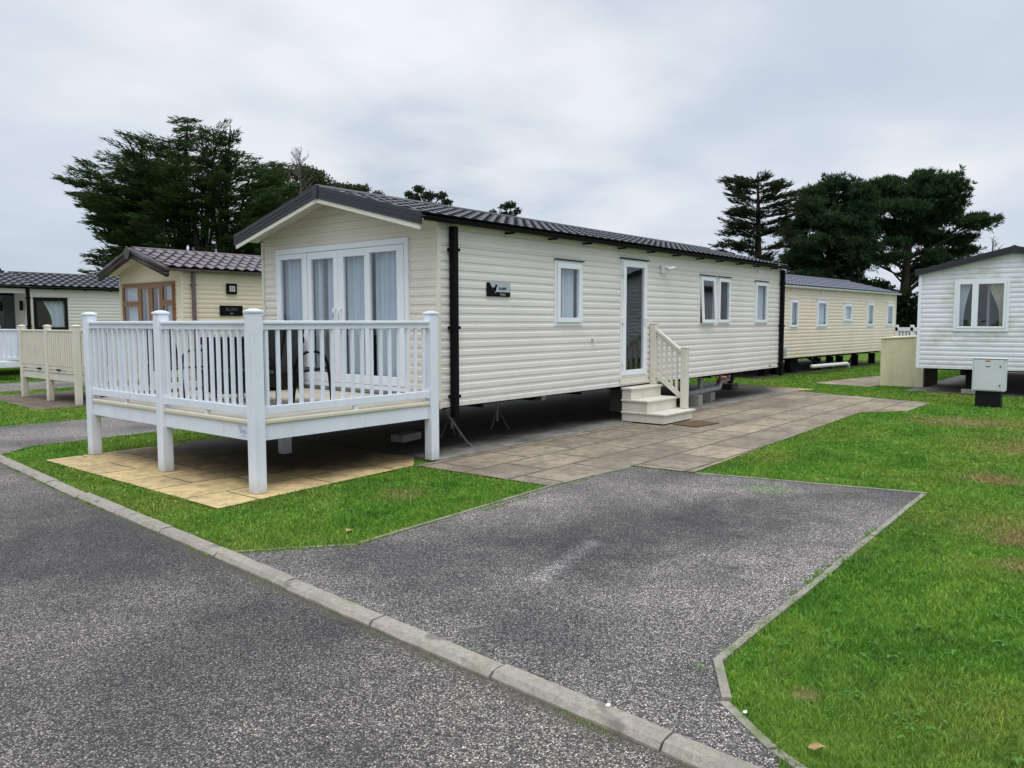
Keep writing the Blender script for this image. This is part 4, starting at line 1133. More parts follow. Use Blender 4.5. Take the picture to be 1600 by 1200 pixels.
# heavy moulded barge boards meeting at a round boss
xf = EX-.38
for s in (0, 1):
    yy = EY-.13 if s == 0 else EY+EW+.13
    pts = [(xf-.03, yy+(-.03 if s == 0 else .03), 2.80), (xf-.03, EY+EW/2, 3.30)]
    m = MB(); m.tube(pts, .078, 12); m.tube([(p[0], p[1], p[2]-.105) for p in pts], .058, 12); m.build('barge_board', 'fascia_brown', elan, smooth=True)
MB().tube([(xf-.13, EY+EW/2, 3.24), (xf+.02, EY+EW/2, 3.24)], .135, 20).build('apex_boss', 'fascia_brown', elan)
m = MB(); m.tube([(xf+.22, EY+EW/2+.62, 3.055), (xf+.22, EY+EW/2+.62, 3.03)], .06, 14); m.build('downlight', 'lamp_glass', elan)
def framed(root, mapf, u0, u1, z0, z1, fm, org, w=.07, curtain='net', parent=None, o=-.01):
    m = MB(); ring(m, mapf, u0, u1, z0, z1, w, o, o+.045); fr = m.build('window', fm, root, bevel=.005)
    quad(mapf, u0+w, u1-w, o+.022, z0+w, z1-w).build('pane', 'glass', fr, ORG[root.name])
    if curtain:
        c = pleats(mapf, u0+w*.7, u1-w*.7, o-.09, z0+.03, z1-.02).build('curtain', curtain, fr, ORG[root.name]); merge(c)
    return fr
m = MB(); ring(m, Fe, eh[0][0]-.03, eh[0][1]+.03, .78, 2.59, .05, -.03, .02); m.build('window_surround', 'wood_brown', elan, bevel=.004)
c0, c1, c2, c3, c4 = eh[0][0]+.022, eu(17.93), eu(18.46), eu(19.02), eh[0][1]-.022
for (a, b) in ((c0, c1), (c3, c4)):
    framed(elan, Fe, a, b-.004, 2.10, 2.538, 'wood_brown', None, .06)
    framed(elan, Fe, a, b-.004, .832, 2.096, 'wood_brown', None, .065)
for (a, b) in ((c1, c2), (c2, c3)):
    framed(elan, Fe, a+.002, b-.004, .832, 2.538, 'wood_brown', None, .10)
gutter(elan, EX, EY, EX-.45, EX+11, 2.83, 'roof_brown', .13)
downpipe(elan, 9.36, EY, .5, 2.83, 'roof_brown', .075)
l = MB(); l.box((10.19, EY-.06, 2.31), (10.45, EY-.002, 2.56)); lb = l.build('wall_lamp', 'black', elan, bevel=.01)
m = MB(); m.box((10.25, EY-.066, 2.37), (10.39, EY-.061, 2.50)); m.build('lamp_glass', 'lamp_glass', lb, ORG[elan.name])
m = MB()
for k in (1, 2): m.box((10.25+k*.0467-.004, EY-.071, 2.37), (10.25+k*.0467+.004, EY-.0665, 2.50)); m.box((10.25, EY-.0735, 2.37+k*.0433-.004), (10.39, EY-.0712, 2.37+k*.0433+.004))
m.build('lamp_bar', 'black', lb, ORG[elan.name])
sb = MB().box((10.01, EY-.03, 1.80), (10.60, EY-.004, 2.04)).build('nameplate', 'black', elan, bevel=.004)
text_mesh('lettering', 'ELAN', .10, 'grey_ink2', sb, Matrix.Translation(Vector((10.305, EY-.031, 1.945))-Vector(ORG[elan.name])) @ rotx, squash=1.25)
m = MB(); m.box((10.28, EY-.0325, 1.845), (10.34, EY-.0302, 1.862)); m.build('emblem', 'grey_pipe', sb, ORG[elan.name])

ed2 = thing('veranda_deck', 'small cream railed veranda in front of the brown framed window', 'veranda', (7.8, 17.8, 0))
ep = [(6.62, 19.35), (6.62, 17.95), (6.62, 16.55), (9.0, 16.55)]
cache2 = []
for x, y in ep: deck_post(ed2, x, y, 'deck_cream', 1.56, .115)
for a, b in zip(ep, ep[1:]):
    rail_run(ed2, a, b, 'deck_cream', pitch=.105, pw=.115, zt=1.50, zl=.76, bal=.075, first=cache2, zf=.66)
MB().box((6.64, 16.57, .625), (9.05, 19.4, .655)).build('floor', 'deck_floor', ed2)
for a, b in zip(ep, ep[1:]):
    a_, b_ = Vector((*a, .535)), Vector((*b, .535)); d = (b_-a_).normalized()*.058
    MB().beam(a_+d, b_-d, .03, .15).build('skirt_board', 'deck_cream', ed2)
    MB().beam(a_+d+Vector((0, 0, .10)), b_-d+Vector((0, 0, .10)), .06, .035).build('floor_edge', 'deck_cream', ed2)
m = MB(); 
for (y, z) in ((17.3, .665), (18.3, .665)): m.box((6.56, y, z), (6.60, y+.15, z+.03))
m.build('drain_slot', 'black', ed2)

# ================================================================== caravan at the far side with dark window
GX, GY = 9.6, 27.2
farc = thing('static_caravan', 'pale caravan with dark roof and one black framed window with a drawn curtain', 'caravan', (GX, GY, 0))
gh = [(9.66-GX, 10.66-GX, 1.40, 2.42)]
Fg, Sg = caravan_shell(farc, (GX, GY), 10.0, 3.6, .55, 2.78, 3.27, 'clad_pale', 'clad_pale', 'roof_dark', 'fascia_dark', [], gh, over=.0, eave=.10, gable_front=False, tile=.26, amp=.03, step=.034, scal=.06)
window(farc, Sg, gh[0][0], gh[0][1], gh[0][2], gh[0][3], fmat='black_matt', trim=.05, sash=.05, curtain='net', gap=(.22, 0), gather=(1, .62))
gutter(farc, GX, GY, GX-3.2, GX+10, 2.74, 'black', .10, (10.3, 11.2, 12.0))
downpipe(farc, 9.50, GY, .5, 2.74, 'black', .09)
# open porch end of the same caravan: roof carried on, dark glazed doors set back
pr = tiled_roof(GX-3.2, GX+.02, GY-.10, 2.78, GY+1.8, 3.258, GY+3.7, .26, .345, .03, .034, 8, .06); pr.build('porch_roof', 'roof_dark', farc)
MB().box((GX-3.2, GY-.02, 2.55), (GX-.16, GY+.12, 2.72)).build('porch_beam', 'clad_pale', farc)
MB().box((GX-3.2, GY+.13, 2.60), (GX-.04, GY+3.5, 2.64)).build('porch_ceiling', 'cream_trim', farc)
MB().box((GX-3.2, GY+.9, .55), (GX-.04, GY+1.0, 2.59)).build('porch_wall', 'black_matt', farc)
MB().box((GX-.155, GY-.02, .55), (GX-.02, GY+.9, 2.72)).build('porch_post', 'clad_pale', farc)
pdw = MB()
for x in (GX-.75, GX-1.4, GX-2.05): pdw.box((x, GY+.86, .62), (x+.06, GY+.899, 2.5))
pdw.box((GX-2.05, GY+.86, 2.501), (GX-.3, GY+.899, 2.57)); pdw.build('porch_door_frame', 'black', farc)
for x in (GX-.68, GX-1.33, GX-1.98):
    MB().face((x, GY+.88, .65), (x+.58, GY+.88, .65), (x+.58, GY+.88, 2.5), (x, GY+.88, 2.5)).build('pane', 'glass', farc)
MB().box((GX-.30, GY-.07, 2.02), (GX-.24, GY+.10, 2.32)).build('wall_lamp', 'black', farc, bevel=.01)
MB().box((GX-3.2, GY-.02, .42), (GX-.16, GY+3.5, .55)).build('porch_floor', 'deck_floor', farc)

wd = thing('veranda_deck', 'white railed veranda cut by the photo edge beyond the cream veranda', 'veranda', (7.2, 25.3, 0))
wp = [(5.9, 25.2), (8.58, 25.2), (8.58, 27.0)]
cache3 = []
for x, y in wp: deck_post(wd, x, y, 'upvc', 1.53, .12, .50)
for a, b in zip(wp, wp[1:]): rail_run(wd, a, b, 'upvc', pitch=.125, pw=.12, zt=1.46, zl=.66, bal=.045, first=cache3, zf=.55)
MB().box((5.9, 25.22, .48), (8.56, 27.0, .53)).build('floor', 'upvc', wd)
MB().box((5.9, 25.17, .38), (8.64, 25.21, .53)).build('skirt_board', 'upvc', wd)
for x in (6.2, 7.9):
    m = MB()
    for a in (0, 2.1, 4.2): m.tube([(x, 25.5, .40), (x+.16*math.cos(a), 25.5+.16*math.sin(a), .0)], .018, 6)
    m.build('support_leg', 'chassis', wd)

# ================================================================== sand coloured caravan beyond
th = R(-3.7)
px, py = 23.24, 8.59
sand = thing('static_caravan', 'sand coloured caravan with blue grey roof and five narrow windows beyond the main one', 'caravan', (px, py, 0), th, local=True)
x00 = -1.6
sh = [(.28, .93, 1.42, 2.33), (2.28, 3.17, 1.43, 2.34), (4.56, 5.36, 1.60, 2.27), (6.77, 7.52, 1.43, 2.34), (8.85, 9.64, 1.43, 2.33)]
Fs, Ss = caravan_shell(sand, (x00, 0), 9.95-x00, 3.66, .55, 2.73, 3.24, 'clad_sand', 'clad_sand', 'roof_slate', 'roof_slate', [], [(a-x00, b-x00, c, d) for a, b, c, d in sh], over=.06, eave=.08, tile=.25)
for k, (a, b, c, d) in enumerate(sh):
    window(sand, Ss, a-x00, b-x00, c, d, trim=.05, sash=.07, curtain=('net' if k in (1, 2) else 'grey_curtain'), gap=(0, 0), cap_mat='white_frame')
gutter(sand, x00, 0, x00, 10.05, 2.70, 'white_frame', .08)
for x in (.44, 2.73, 7.03): MB().box((x-.09, -.035, 2.55), (x+.09, -.001, 2.60)).build('vent', 'white_frame', sand, bevel=.01)
m = MB(); m.box((1.15, 1.2, 2.73+.30), (1.75, 1.6, 3.19)); m.build('roof_vent', 'roof_slate', sand, bevel=.02)
m = MB(); m.tube([(1.2, -.35, .27), (4.2, -.30, .24), (4.32, -.30, .20), (4.34, -.30, .06)], .06, 10); m.build('waste_pipe', 'white_pipe', sand, smooth=True)
for x in (-.2, 3.9, 5.0, 5.9, 7.4, 9.2):
    MB().box((x, .5, 0), (x+.12, .72, .42)).build('support_leg', 'chassis', sand)
m = MB(); m.beam((2.6, .4, .5), (4.1, .4, .12), .07, .07); m.beam((5.9, .3, .1), (6.5, .3, .5), .05, .05); m.build('brace', 'chassis', sand)
for x in (.9, 2.0):
    m = MB(); m.tube([(x, .55, .30), (x, .75, .30)], .30, 20); m.build('wheel', 'black_matt', sand)
m = MB(); m.box((-.06, -.07, .62), (.02, -.005, .85)); m.build('meter_box', 'grey_pipe', sand)

# ================================================================== mossy white caravan
HX, HY, HW = 20.0, .66, 3.64
wht = thing('static_caravan', 'green stained white caravan showing its gable end behind the grey cabinet', 'caravan', (HX, HY, 0))
hu = lambda y: y-HY
wh = [(hu(2.58), hu(3.54), 1.47, 2.52)]
Fw, Sw = caravan_shell(wht, (HX, HY), 9.5, HW, .575, 2.78, 3.22, 'clad_white', 'clad_white', 'fascia_dark', 'fascia_dark', wh, [], over=.10, eave=.09, fascia_h=.125, barge_white=False, corner='white_frame', tile=.25)
# wide window with two lights
a, b, c, d = wh[0]
m = MB(); ring(m, Fw, a-.05, b+.05, c-.05, d+.05, .06, .0, .022); wf = m.build('window', 'white_frame', wht, bevel=.004)
m = MB(); ring(m, Fw, a+.012, b-.012, c+.012, d-.012, .05, -.02, .03); fbox(m, Fw, hu(3.12), hu(3.24), -.02, .03, c+.062, d-.062); m.build('sash', 'white_frame', wf, ORG[wht.name], bevel=.004)
quad(Fw, a+.06, hu(3.12), .008, c+.06, d-.06).build('pane', 'glass', wf, ORG[wht.name]); quad(Fw, hu(3.24), b-.06, .008, c+.06, d-.06).build('pane', 'glass', wf, ORG[wht.name])
cu = pleats(Fw, a+.03, a+.40, -.08, c+.03, d-.03, .02, .07, gather=(-1, .30)).build('curtain', 'cream_curtain', wf, ORG[wht.name]); merge(cu)
cu = pleats(Fw, b-.26, b-.03, -.08, c+.03, d-.03, .02, .07, gather=(1, .45)).build('curtain', 'net', wf, ORG[wht.name]); merge(cu)
m = MB(); m.box((HX-.04, HY+HW-.05, .575), (HX-.002, HY+HW+.02, 2.74)); m.build('corner_board', 'white_frame', wht, bevel=.004)
m = MB(); m.box((HX+.35, 3.2, .04), (HX+.50, 3.36, .57)); m.build('support_leg', 'chassis', wht)
m = MB(); m.box((HX+.35, 1.8, .04), (HX+.50, 1.96, .57)); m.build('support_leg', 'chassis', wht)
block(HX+.3, 3.25, GZ, .34, .34, .10, 'block', 'pale concrete block under the leg of the mossy white caravan', .1)
# beige panelled locker against its side
lk = thing('storage_locker', 'beige panelled locker box on the grass against the white caravan', 'locker', (21.9, 5.05, 0))
MB().hexa([(21.5, 4.47, .0), (22.9, 4.47, .0), (22.9, 5.47, .0), (21.5, 5.47, .0), (21.5, 4.47, 1.26), (22.9, 4.47, 1.28), (22.9, 5.47, 1.22), (21.5, 5.47, 1.20)]).build('body', 'beige_board', lk, bevel=.01)
MB().hexa([(21.47, 4.44, 1.262), (22.93, 4.44, 1.282), (22.93, 5.50, 1.222), (21.47, 5.50, 1.202), (21.47, 4.44, 1.285), (22.93, 4.44, 1.305), (22.93, 5.50, 1.245), (21.47, 5.50, 1.225)]).build('lid', 'beige_board', lk, bevel=.004)
MB().box((21.6, 4.44, .01), (23.0, 4.466, .57)).build('side_shade', 'timber', lk)  # dark sheet painting the shade on the locker side below the caravan floor
# grey electricity cabinet
ec = thing('electric_cabinet', 'pale grey electricity cabinet on a black plinth standing on the lawn', 'cabinet', (17.45, 2.47, 0))
MB().box((17.31, 2.21, .315), (17.62, 2.75, .93)).build('body', 'cabinet', ec, bevel=.012)
dr_ = MB().box((17.296, 2.235, .335), (17.3095, 2.725, .91)).build('door', 'cabinet', ec, bevel=.006)
m = MB()
for z in (.43, .79): m.tube([(17.296, 2.285, z), (17.287, 2.285, z)], .014, 10)
m.build('lock', 'black', dr_, ORG[ec.name])
MB().box((17.2945, 2.45, .875), (17.2958, 2.54, .905)).build('warning_label', 'red_ink', dr_, ORG[ec.name])
MB().box((17.2945, 2.45, .775), (17.2958, 2.53, .795)).build('notice', 'grey_ink', dr_, ORG[ec.name])
MB().box((17.29, 2.19, .932), (17.64, 2.77, .945)).build('lid', 'cabinet', ec, bevel=.004)
MB().box((17.34, 2.27, -.01), (17.60, 2.69, .314)).build('plinth', 'black_matt', ec, bevel=.006)
# white railing at the end of the sand caravan
wf2 = thing('white_fence', 'short white slatted railing seen between the sand and white caravans', 'fence', (33.6, 7.2, 0))
fp = [(33.2, 7.95), (33.2, 7.2), (33.2, 6.0)]
for x, y in ((33.2, 7.9), (33.2, 7.35), (33.2, 6.9), (33.2, 6.3)): MB().box((x-.06, y-.06, 0), (x+.06, y+.06, 1.5)).build('post', 'white_frame', wf2, bevel=.01)
MB().box((33.14, 5.9, 1.27), (33.26, 8.05, 1.41)).build('top_rail', 'white_frame', wf2)
m = MB()
for k in range(18): m.box((33.17, 5.92+k*.118, .3), (33.23, 6.0+k*.118, 1.269))
m.build('slats', 'white_frame', wf2)
MB().box((33.14, 5.9, .2), (33.26, 8.05, .30)).build('bottom_rail', 'white_frame', wf2)

# ================================================================== small litter
def leafbit(x, y, rz, label, s=.05):
    m = MB(); m.face((0, 0, .0), (s*.4, -s*.35, .012), (s*.9, -s*.2, .02), (s*1.25, 0, .012), (s*.9, s*.25, .006), (s*.4, s*.35, .016))
    o = m.build('dead_leaf', 'leaf_dead', None, (0, 0, 0)); o.location = (x, y, .034); o.rotation_euler = (.1, .2, rz); tag(o, label, 'leaf', 'dead leaves on the grass')
leafbit(3.83, 4.80, .4, 'dry brown leaf on the grass near the kerb below the veranda', .07)
leafbit(2.99, .90, 2.2, 'curled tan leaf on the grass at the bottom of the photo', .06)
def pebble(x, y, z, label, s=.018):
    bm = bmesh.new(); bmesh.ops.create_icosphere(bm, subdivisions=2, radius=s)
    for v in bm.verts: v.co = Vector((v.co.x*1.3, v.co.y*.9, v.co.z*.5)) * (1+.15*mnoise.noise(v.co*60))
    me = bpy.data.meshes.new('pebble'); bm.to_mesh(me); bm.free(); me.materials.append(M_['pebble'])
    for p in me.polygons: p.use_smooth = True
    o = bpy.data.objects.new('pebble', me); COL.objects.link(o); o.location = (x, y, z); tag(o, label, 'pebble', 'white pebbles')
pebble(2.735, 1.72, .040, 'white pebble lying on top of the road kerb', .012)
pebble(3.09, 1.27, .014, 'white pebble beside the driveway edging', .011)

# ================================================================== trees
def leaf_mesh(name, V, tone, mat, parent):
    """V: (n, 4, 3) leaf quads"""
    n = len(V); me = bpy.data.meshes.new(name)
    me.vertices.add(n*4); me.vertices.foreach_set('co', V.reshape(-1).astype(np.float32))
    me.loops.add(n*4); me.loops.foreach_set('vertex_index', np.arange(n*4, dtype=np.int32))
    me.polygons.add(n); me.polygons.foreach_set('loop_start', (np.arange(n)*4).astype(np.int32))
    at = me.attributes.new('tone', 'FLOAT', 'POINT'); at.data.foreach_set('value', np.repeat(tone, 4).astype(np.float32))
    me.materials.append(M_[mat]); me.update(calc_edges=True)
    o = bpy.data.objects.new(name, me); COL.objects.link(o); o.parent = parent
    return o
def cards(P, Dv, ln, wd, rr):
    """slim leaf quads from points P along directions Dv"""
    n = len(P); Dv = Dv/np.maximum(1e-6, np.linalg.norm(Dv, axis=1, keepdims=True))
    rnd = rr.normal(size=(n, 3)); s = np.cross(Dv, rnd); s /= np.maximum(1e-6, np.linalg.norm(s, axis=1, keepdims=True))
    ln = ln[:, None]; wd = wd[:, None]
    return np.stack([P-s*wd*.25, P+Dv*ln*.5-s*wd*.5, P+Dv*ln, P+Dv*ln*.5+s*wd*.5], 1)
def bez(p0, p1, p2, n):
    return [p0*(1-t)**2+p1*2*t*(1-t)+p2*t*t for t in [k/n for k in range(n+1)]]
def cypress(name, label, pos, tips, mat, stems, seed, depth=3.5, plate=1.0, per=5, ncard=170, grp=None, cat='tree', low=(1.4, 4.5), start=.35, thick=.17, rise=.16):
    """limbs fan out to the given tips; flat sprays of foliage lie along the outer part of each limb"""
    r_ = random.Random(seed); rr = np.random.default_rng(seed)
    root = thing(name, label, cat, (pos[0], pos[1], 0), RIGHT_ANG, grp, local=True)
    tk = MB(); P, Dd, LN, WD, TN = [], [], [], [], []
    for s in stems:
        tk.tube([Vector((x, yy, z)) for x, yy, z, q in s], [q for x, yy, z, q in s], 8)
    def stem_at(z, side):
        s = min(stems, key=lambda s: abs(s[-1][0]-side)+r_.uniform(0, 1.5))
        for a, b in zip(s, s[1:]):
            if a[2] <= z <= b[2]:
                t = (z-a[2])/(b[2]-a[2]); return Vector((a[0]+(b[0]-a[0])*t, a[1]+(b[1]-a[1])*t, z)), a[3]+(b[3]-a[3])*t
        e = s[-1]; return Vector((e[0], e[1], e[2])), e[3]
    for (tx, tz) in tips:
        for rep_ in range(2):
            y_ = r_.uniform(-depth, depth)*(.5 if abs(tx) > 5 else 1)
            tip = Vector((tx+r_.uniform(-.25, .25)*rep_, y_, tz-rep_*r_.uniform(.2, .7)))
            h0 = min(tz-.3, r_.uniform(*low)) if low else max(1.0, tz-r_.uniform(.0, .5))
            a, ra = stem_at(h0, tx)
            ctrl = a.lerp(tip, .55)+Vector((0, 0, -.05*(tip-a).length+ (.25*(tip.z-a.z) if low else .12)))
            pts = bez(a, ctrl, tip, 10)
            ln = (tip-a).length
            rad = min(ra*.5, .02+.011*ln)
            if rep_ == 0: tk.tube(pts, [rad*(1-.88*k/10)+.010 for k in range(11)], 6)
            n = max(2, int(per*(.35+.12*ln)*(1 if (tz > 7.2 or not low) else .5)))
            for j in range(n):
                t = start+(1-start)*(j+.4+.6*r_.random())/n
                t = min(t, .999)
                k = min(9, int(t*10)); q = pts[k].lerp(pts[k+1], t*10-k); tan = (pts[k+1]-pts[k]).normalized()
                hd = Vector((tan.x, tan.y, 0)); hd = hd.normalized() if hd.length > .05 else Vector((r_.uniform(-1, 1), r_.uniform(-1, 1), 0)).normalized()
                sd_ = Vector((-hd.y, hd.x, 0))
                pl = plate*r_.uniform(.6, 1.25)*(1.1-.35*t); pw_ = pl*r_.uniform(.26, .46)
                off = q+sd_*r_.uniform(-.8, .8)*plate*(1.1-.7*t)+Vector((0, 0, r_.uniform(-.12, .12)))-hd*pl*.75*max(0, (t-.55)/.45)
                dirp = (hd+sd_*r_.uniform(-.5, .5)+Vector((0, 0, rise+r_.uniform(-.12, .16)))).normalized()
                up = Vector((-dirp.x*dirp.z, -dirp.y*dirp.z, 1)).normalized(); s2 = dirp.cross(up)
                nc = int(ncard*pl*r_.uniform(.75, 1.25))
                uu = rr.uniform(-.75, 1, nc); vv = rr.uniform(-1, 1, nc)*np.sqrt(np.clip(1-uu*uu*.75, .03, 1)); ww = rr.normal(0, 1, nc)
                # fingers: bunch the cards into a few ragged fronds
                fr = np.sin(vv*7+r_.uniform(0, 6))*.22*pl
                base = np.array(off)[None]+np.array(dirp)[None]*((uu*pl+fr))[:, None]+np.array(s2)[None]*(vv*pw_)[:, None]+np.array(up)[None]*(ww*thick*(1-.5*np.abs(uu)))[:, None]
                dd = np.array(dirp)[None]+np.array(s2)[None]*(vv*.45)[:, None]+rr.normal(0, .20, (nc, 3))+np.array([0, 0, .08])
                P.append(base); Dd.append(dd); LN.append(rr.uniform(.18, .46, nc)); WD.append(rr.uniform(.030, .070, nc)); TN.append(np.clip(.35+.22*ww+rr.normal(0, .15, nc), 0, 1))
            if rep_ == 0:
                for j in range(5):
                    q = pts[6+j % 4]; e = q+Vector((r_.uniform(-.8, .8), r_.uniform(-.8, .8), r_.uniform(.0, .5)))*plate; tk.tube([q, e], [.022, .008], 4, False)
    tk.build('trunk', 'bark', root, (0, 0, 0))
    P, Dd = np.concatenate(P), np.concatenate(Dd); LN, WD, TN = np.concatenate(LN), np.concatenate(WD), np.concatenate(TN)
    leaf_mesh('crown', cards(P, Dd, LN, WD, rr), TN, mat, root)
    return root
left_tips = [(-8.0, 9.8), (-7.3, 9.2), (-6.8, 11.2), (-6.5, 11.7), (-5.8, 11.5), (-4.8, 11.8), (-4.2, 10.9), (-3.5, 11.8), (-1.8, 11.5), (-1.2, 11.2), (-2.6, 10.8), (-0.7, 12.7), (-0.1, 12.4), (0.9, 12.3), (1.8, 12.2), (1.2, 11.4), (3.9, 10.7), (2.9, 10.8), (4.1, 9.8), (4.0, 8.9), (3.7, 7.9), (3.2, 7.0), (3.7, 6.2), (-7.1, 7.5), (-6.5, 8.2), (-6.9, 8.5), (-7.3, 5.3), (-6.1, 6.0), (-5.5, 6.4), (-6.5, 5.5), (-5.5, 5.0), (-5.8, 7.0), (-2.4, 9.8), (0.0, 10.2), (2.0, 9.6), (-4.1, 8.7), (-2.0, 7.9), (0.7, 8.4), (-0.7, 7.0), (-3.4, 7.0), (2.0, 7.5), (-4.9, 9.9), (-3.2, 10.4), (-5.5, 9.0), (-4.4, 7.9), (2.7, 8.5), (1.0, 6.8), (-0.3, 8.9), (-1.4, 9.6), (-4.8, 5.6), (-3.7, 5.1), (-6.9, 4.9), (-6.2, 4.4), (4.6, 7.0), (4.8, 5.8), (4.2, 5.2)]
lst = [[(0, 0, -.1, .5), (-.3, .1, 1.2, .40), (-1.0, .3, 3.2, .26), (-1.8, .4, 5.6, .12)],
       [(.2, 0, -.1, .48), (.2, -.2, 1.4, .36), (.1, -.4, 3.6, .25), (-.2, -.5, 7.0, .11)],
       [(.5, .1, -.1, .48), (.7, .1, 1.4, .32), (1.1, .3, 3.8, .22), (1.5, .4, 6.6, .11)],
       [(-.2, .0, .6, .34), (-1.0, .2, 1.8, .22), (-2.4, -.3, 3.2, .14), (-3.4, -.3, 4.4, .07)]]
left_tips = [(x*.90+(.8 if x < -5.4 else 0) if x < 0 else x, (z-1.45 if x < -4.5 and z > 10 else z-.40 if z > 7 else z-.1)) for x, z in left_tips]+[(-3.5, 10.9), (-2.9, 10.9), (-4.0, 10.3), (-2.3, 11.2), (3.4, 10.2), (4.4, 9.2), (4.9, 8.2), (4.8, 7.4), (3.3, 9.2), (2.4, 10.6), (1.4, 10.4), (-1.2, 8.3), (-2.9, 9.2), (4.9, 6.5), (2.9, 6.2)]
cypress('cypress_tree', 'big dark spreading cypress with many stems behind the brown roofed caravan', (22.2, 39.3), left_tips, 'cypress', lst, 3, plate=1.0, per=8.5, ncard=130, start=.38, thick=.075, rise=.10)
c2 = [(-2.0, 10.3), (-1.4, 9.9), (-1.8, 9.2), (-1.2, 8.7), (-1.6, 8.4), (-2.1, 8.1), (-1.4, 7.6), (-2.0, 7.3), (-2.2, 6.5), (-1.6, 6.2), (-1.9, 5.8), (-2.6, 5.4), (-0.6, 10.4), (-0.1, 10.1), (1.5, 10.0), (0.9, 9.6), (2.4, 9.3), (1.8, 8.8), (2.2, 8.1), (1.6, 7.3), (2.0, 6.4), (1.4, 5.5), (0.5, 9.2), (-0.4, 8.1), (0.7, 7.5), (-0.8, 6.8), (0.3, 6.0), (-0.6, 5.3), (0.7, 4.7), (-2.3, 4.3), (-1.4, 4.2), (1.9, 4.4), (-1.0, 3.6), (.6, 3.6)]
c2 = [(x*.95, z*.955) for x, z in c2]
cypress('cypress_tree', 'thin layered cypress with open feathery branches above the caravan roof end', (44.7, 18.2), c2, 'cypress_b', [[(0, 0, -.1, .35), (.05, 0, 4, .24), (-.05, 0, 8, .12), (-.1, 0, 10.0, .04)]], 5, depth=1.9, plate=.62, per=10, ncard=115, low=None, start=.12, thick=.05, rise=.26)

def clump_tree(name, label, pos, clumps, mat, trunk, seed, style='leaf', density=1.0, depth=2.0, bark='bark', size=(.14, .09), cat='tree', grp=None):
    r_ = random.Random(seed); rr = np.random.default_rng(seed)
    root = thing(name, label, cat, (pos[0], pos[1], 0), RIGHT_ANG, grp, local=True)
    tk = MB(); tk.tube([Vector(p[:3]) for p in trunk], [p[3] for p in trunk], 10)
    tp = [Vector(p[:3]) for p in trunk]
    P, Dd, LN, WD, TN = [], [], [], [], []
    for (cx, cz, rx, rz) in clumps:
        copies = [r_.uniform(-depth, depth)]
        if style == 'needle': copies.append(r_.uniform(-depth, depth))
        for cy in copies:
            c = Vector((cx, cy, cz))
            h = max(tp[0].z+1.0, cz-.35*abs(cx)-rz-r_.uniform(.2, .9))
            base = tp[-1]
            for a, b in zip(tp, tp[1:]):
                if a.z <= h <= b.z: base = a.lerp(b, (h-a.z)/(b.z-a.z))
            pts = bez(base, base.lerp(c, .55)+Vector((0, 0, -.1)), c, 6); tk.tube(pts, [(.075-.010*k) for k in range(7)], 6)
            for _ in range(4):
                e = c+Vector((r_.uniform(-1, 1)*rx*.9, r_.uniform(-1, 1)*rx*.9, r_.uniform(-.2, .8)*rz)); tk.tube([pts[4], e], [.028, .010], 4, False)
            if style == 'needle':
                nt_ = int(85*density*rx*rx/.9+26)
                d = rr.normal(size=(nt_, 3)); d /= np.linalg.norm(d, axis=1, keepdims=True); d[:, 2] = np.where(rr.random(nt_) < .7, np.abs(d[:, 2]), d[:, 2])
                lump = 1+.30*np.sin(d[:, 0]*6+cx*5)*np.cos(d[:, 1]*5+cz*3)+.22*np.sin(d[:, 2]*7+cx)
                rad = (rr.uniform(.45, 1.10, nt_)*lump)[:, None]
                cen = np.array(c)[None]+d*rad*np.array([rx*.90, rx*.90, rz*1.35])
                for q, dv in zip(cen, d):
                    n = 16
                    dd = rr.normal(0, .75, (n, 3))+dv*.5+np.array([0, 0, .55])
                    P.append(np.repeat(q[None], n, 0)+rr.normal(0, .02, (n, 3))); Dd.append(dd); LN.append(rr.uniform(.20, .42, n)); WD.append(rr.uniform(.040, .075, n))
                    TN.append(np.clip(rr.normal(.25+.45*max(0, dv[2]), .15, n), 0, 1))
            else:
                n = int(900*density*max(.08, rx*rx*1.4))
                d = rr.normal(size=(n, 3)); d /= np.linalg.norm(d, axis=1, keepdims=True)
                lump = 1+.35*np.sin(d[:, 0]*5+cx*7)*np.sin(d[:, 2]*6+cz*3)*np.cos(d[:, 1]*4)
                rad = (rr.uniform(.15, 1.05, n)**.6*lump)[:, None]
                P.append(np.array(c)[None]+d*rad*np.array([rx, rx, rz])); Dd.append(rr.normal(0, 1, (n, 3))+d*.6)
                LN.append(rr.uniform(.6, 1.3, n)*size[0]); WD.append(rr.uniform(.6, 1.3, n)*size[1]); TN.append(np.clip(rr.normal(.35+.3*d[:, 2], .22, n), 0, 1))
    tk.build('trunk', bark, root, (0, 0, 0))
    P, Dd = np.concatenate(P), np.concatenate(Dd); LN, WD, TN = np.concatenate(LN), np.concatenate(WD), np.concatenate(TN)
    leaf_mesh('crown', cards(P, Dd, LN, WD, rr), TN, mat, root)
    return root
pm = [(-1.3, 9.8, 0.8, 0.5), (0.2, 10.4, 1.0, 0.5), (1.4, 9.8, 0.9, 0.5), (-1.8, 8.8, 1.0, 0.6), (-0.2, 9.1, 1.2, 0.6), (1.6, 8.8, 1.1, 0.6), (-2.2, 7.6, 1.1, 0.6), (-0.6, 7.8, 1.3, 0.7), (1.2, 7.6, 1.2, 0.6), (-1.8, 6.4, 1.2, 0.6), (0.0, 6.4, 1.4, 0.7), (1.8, 6.4, 1.1, 0.6), (-1.4, 5.2, 1.2, 0.6), (0.4, 5.0, 1.3, 0.6), (-2.4, 5.4, 0.9, 0.6), (1.8, 5.2, 1.0, 0.6), (-2.0, 4.2, 1.2, 0.6), (-0.2, 3.8, 1.4, 0.6), (1.6, 3.9, 1.0, .5)]
pm = [(x*.95, z*.955, a, b) for x, z, a, b in pm]
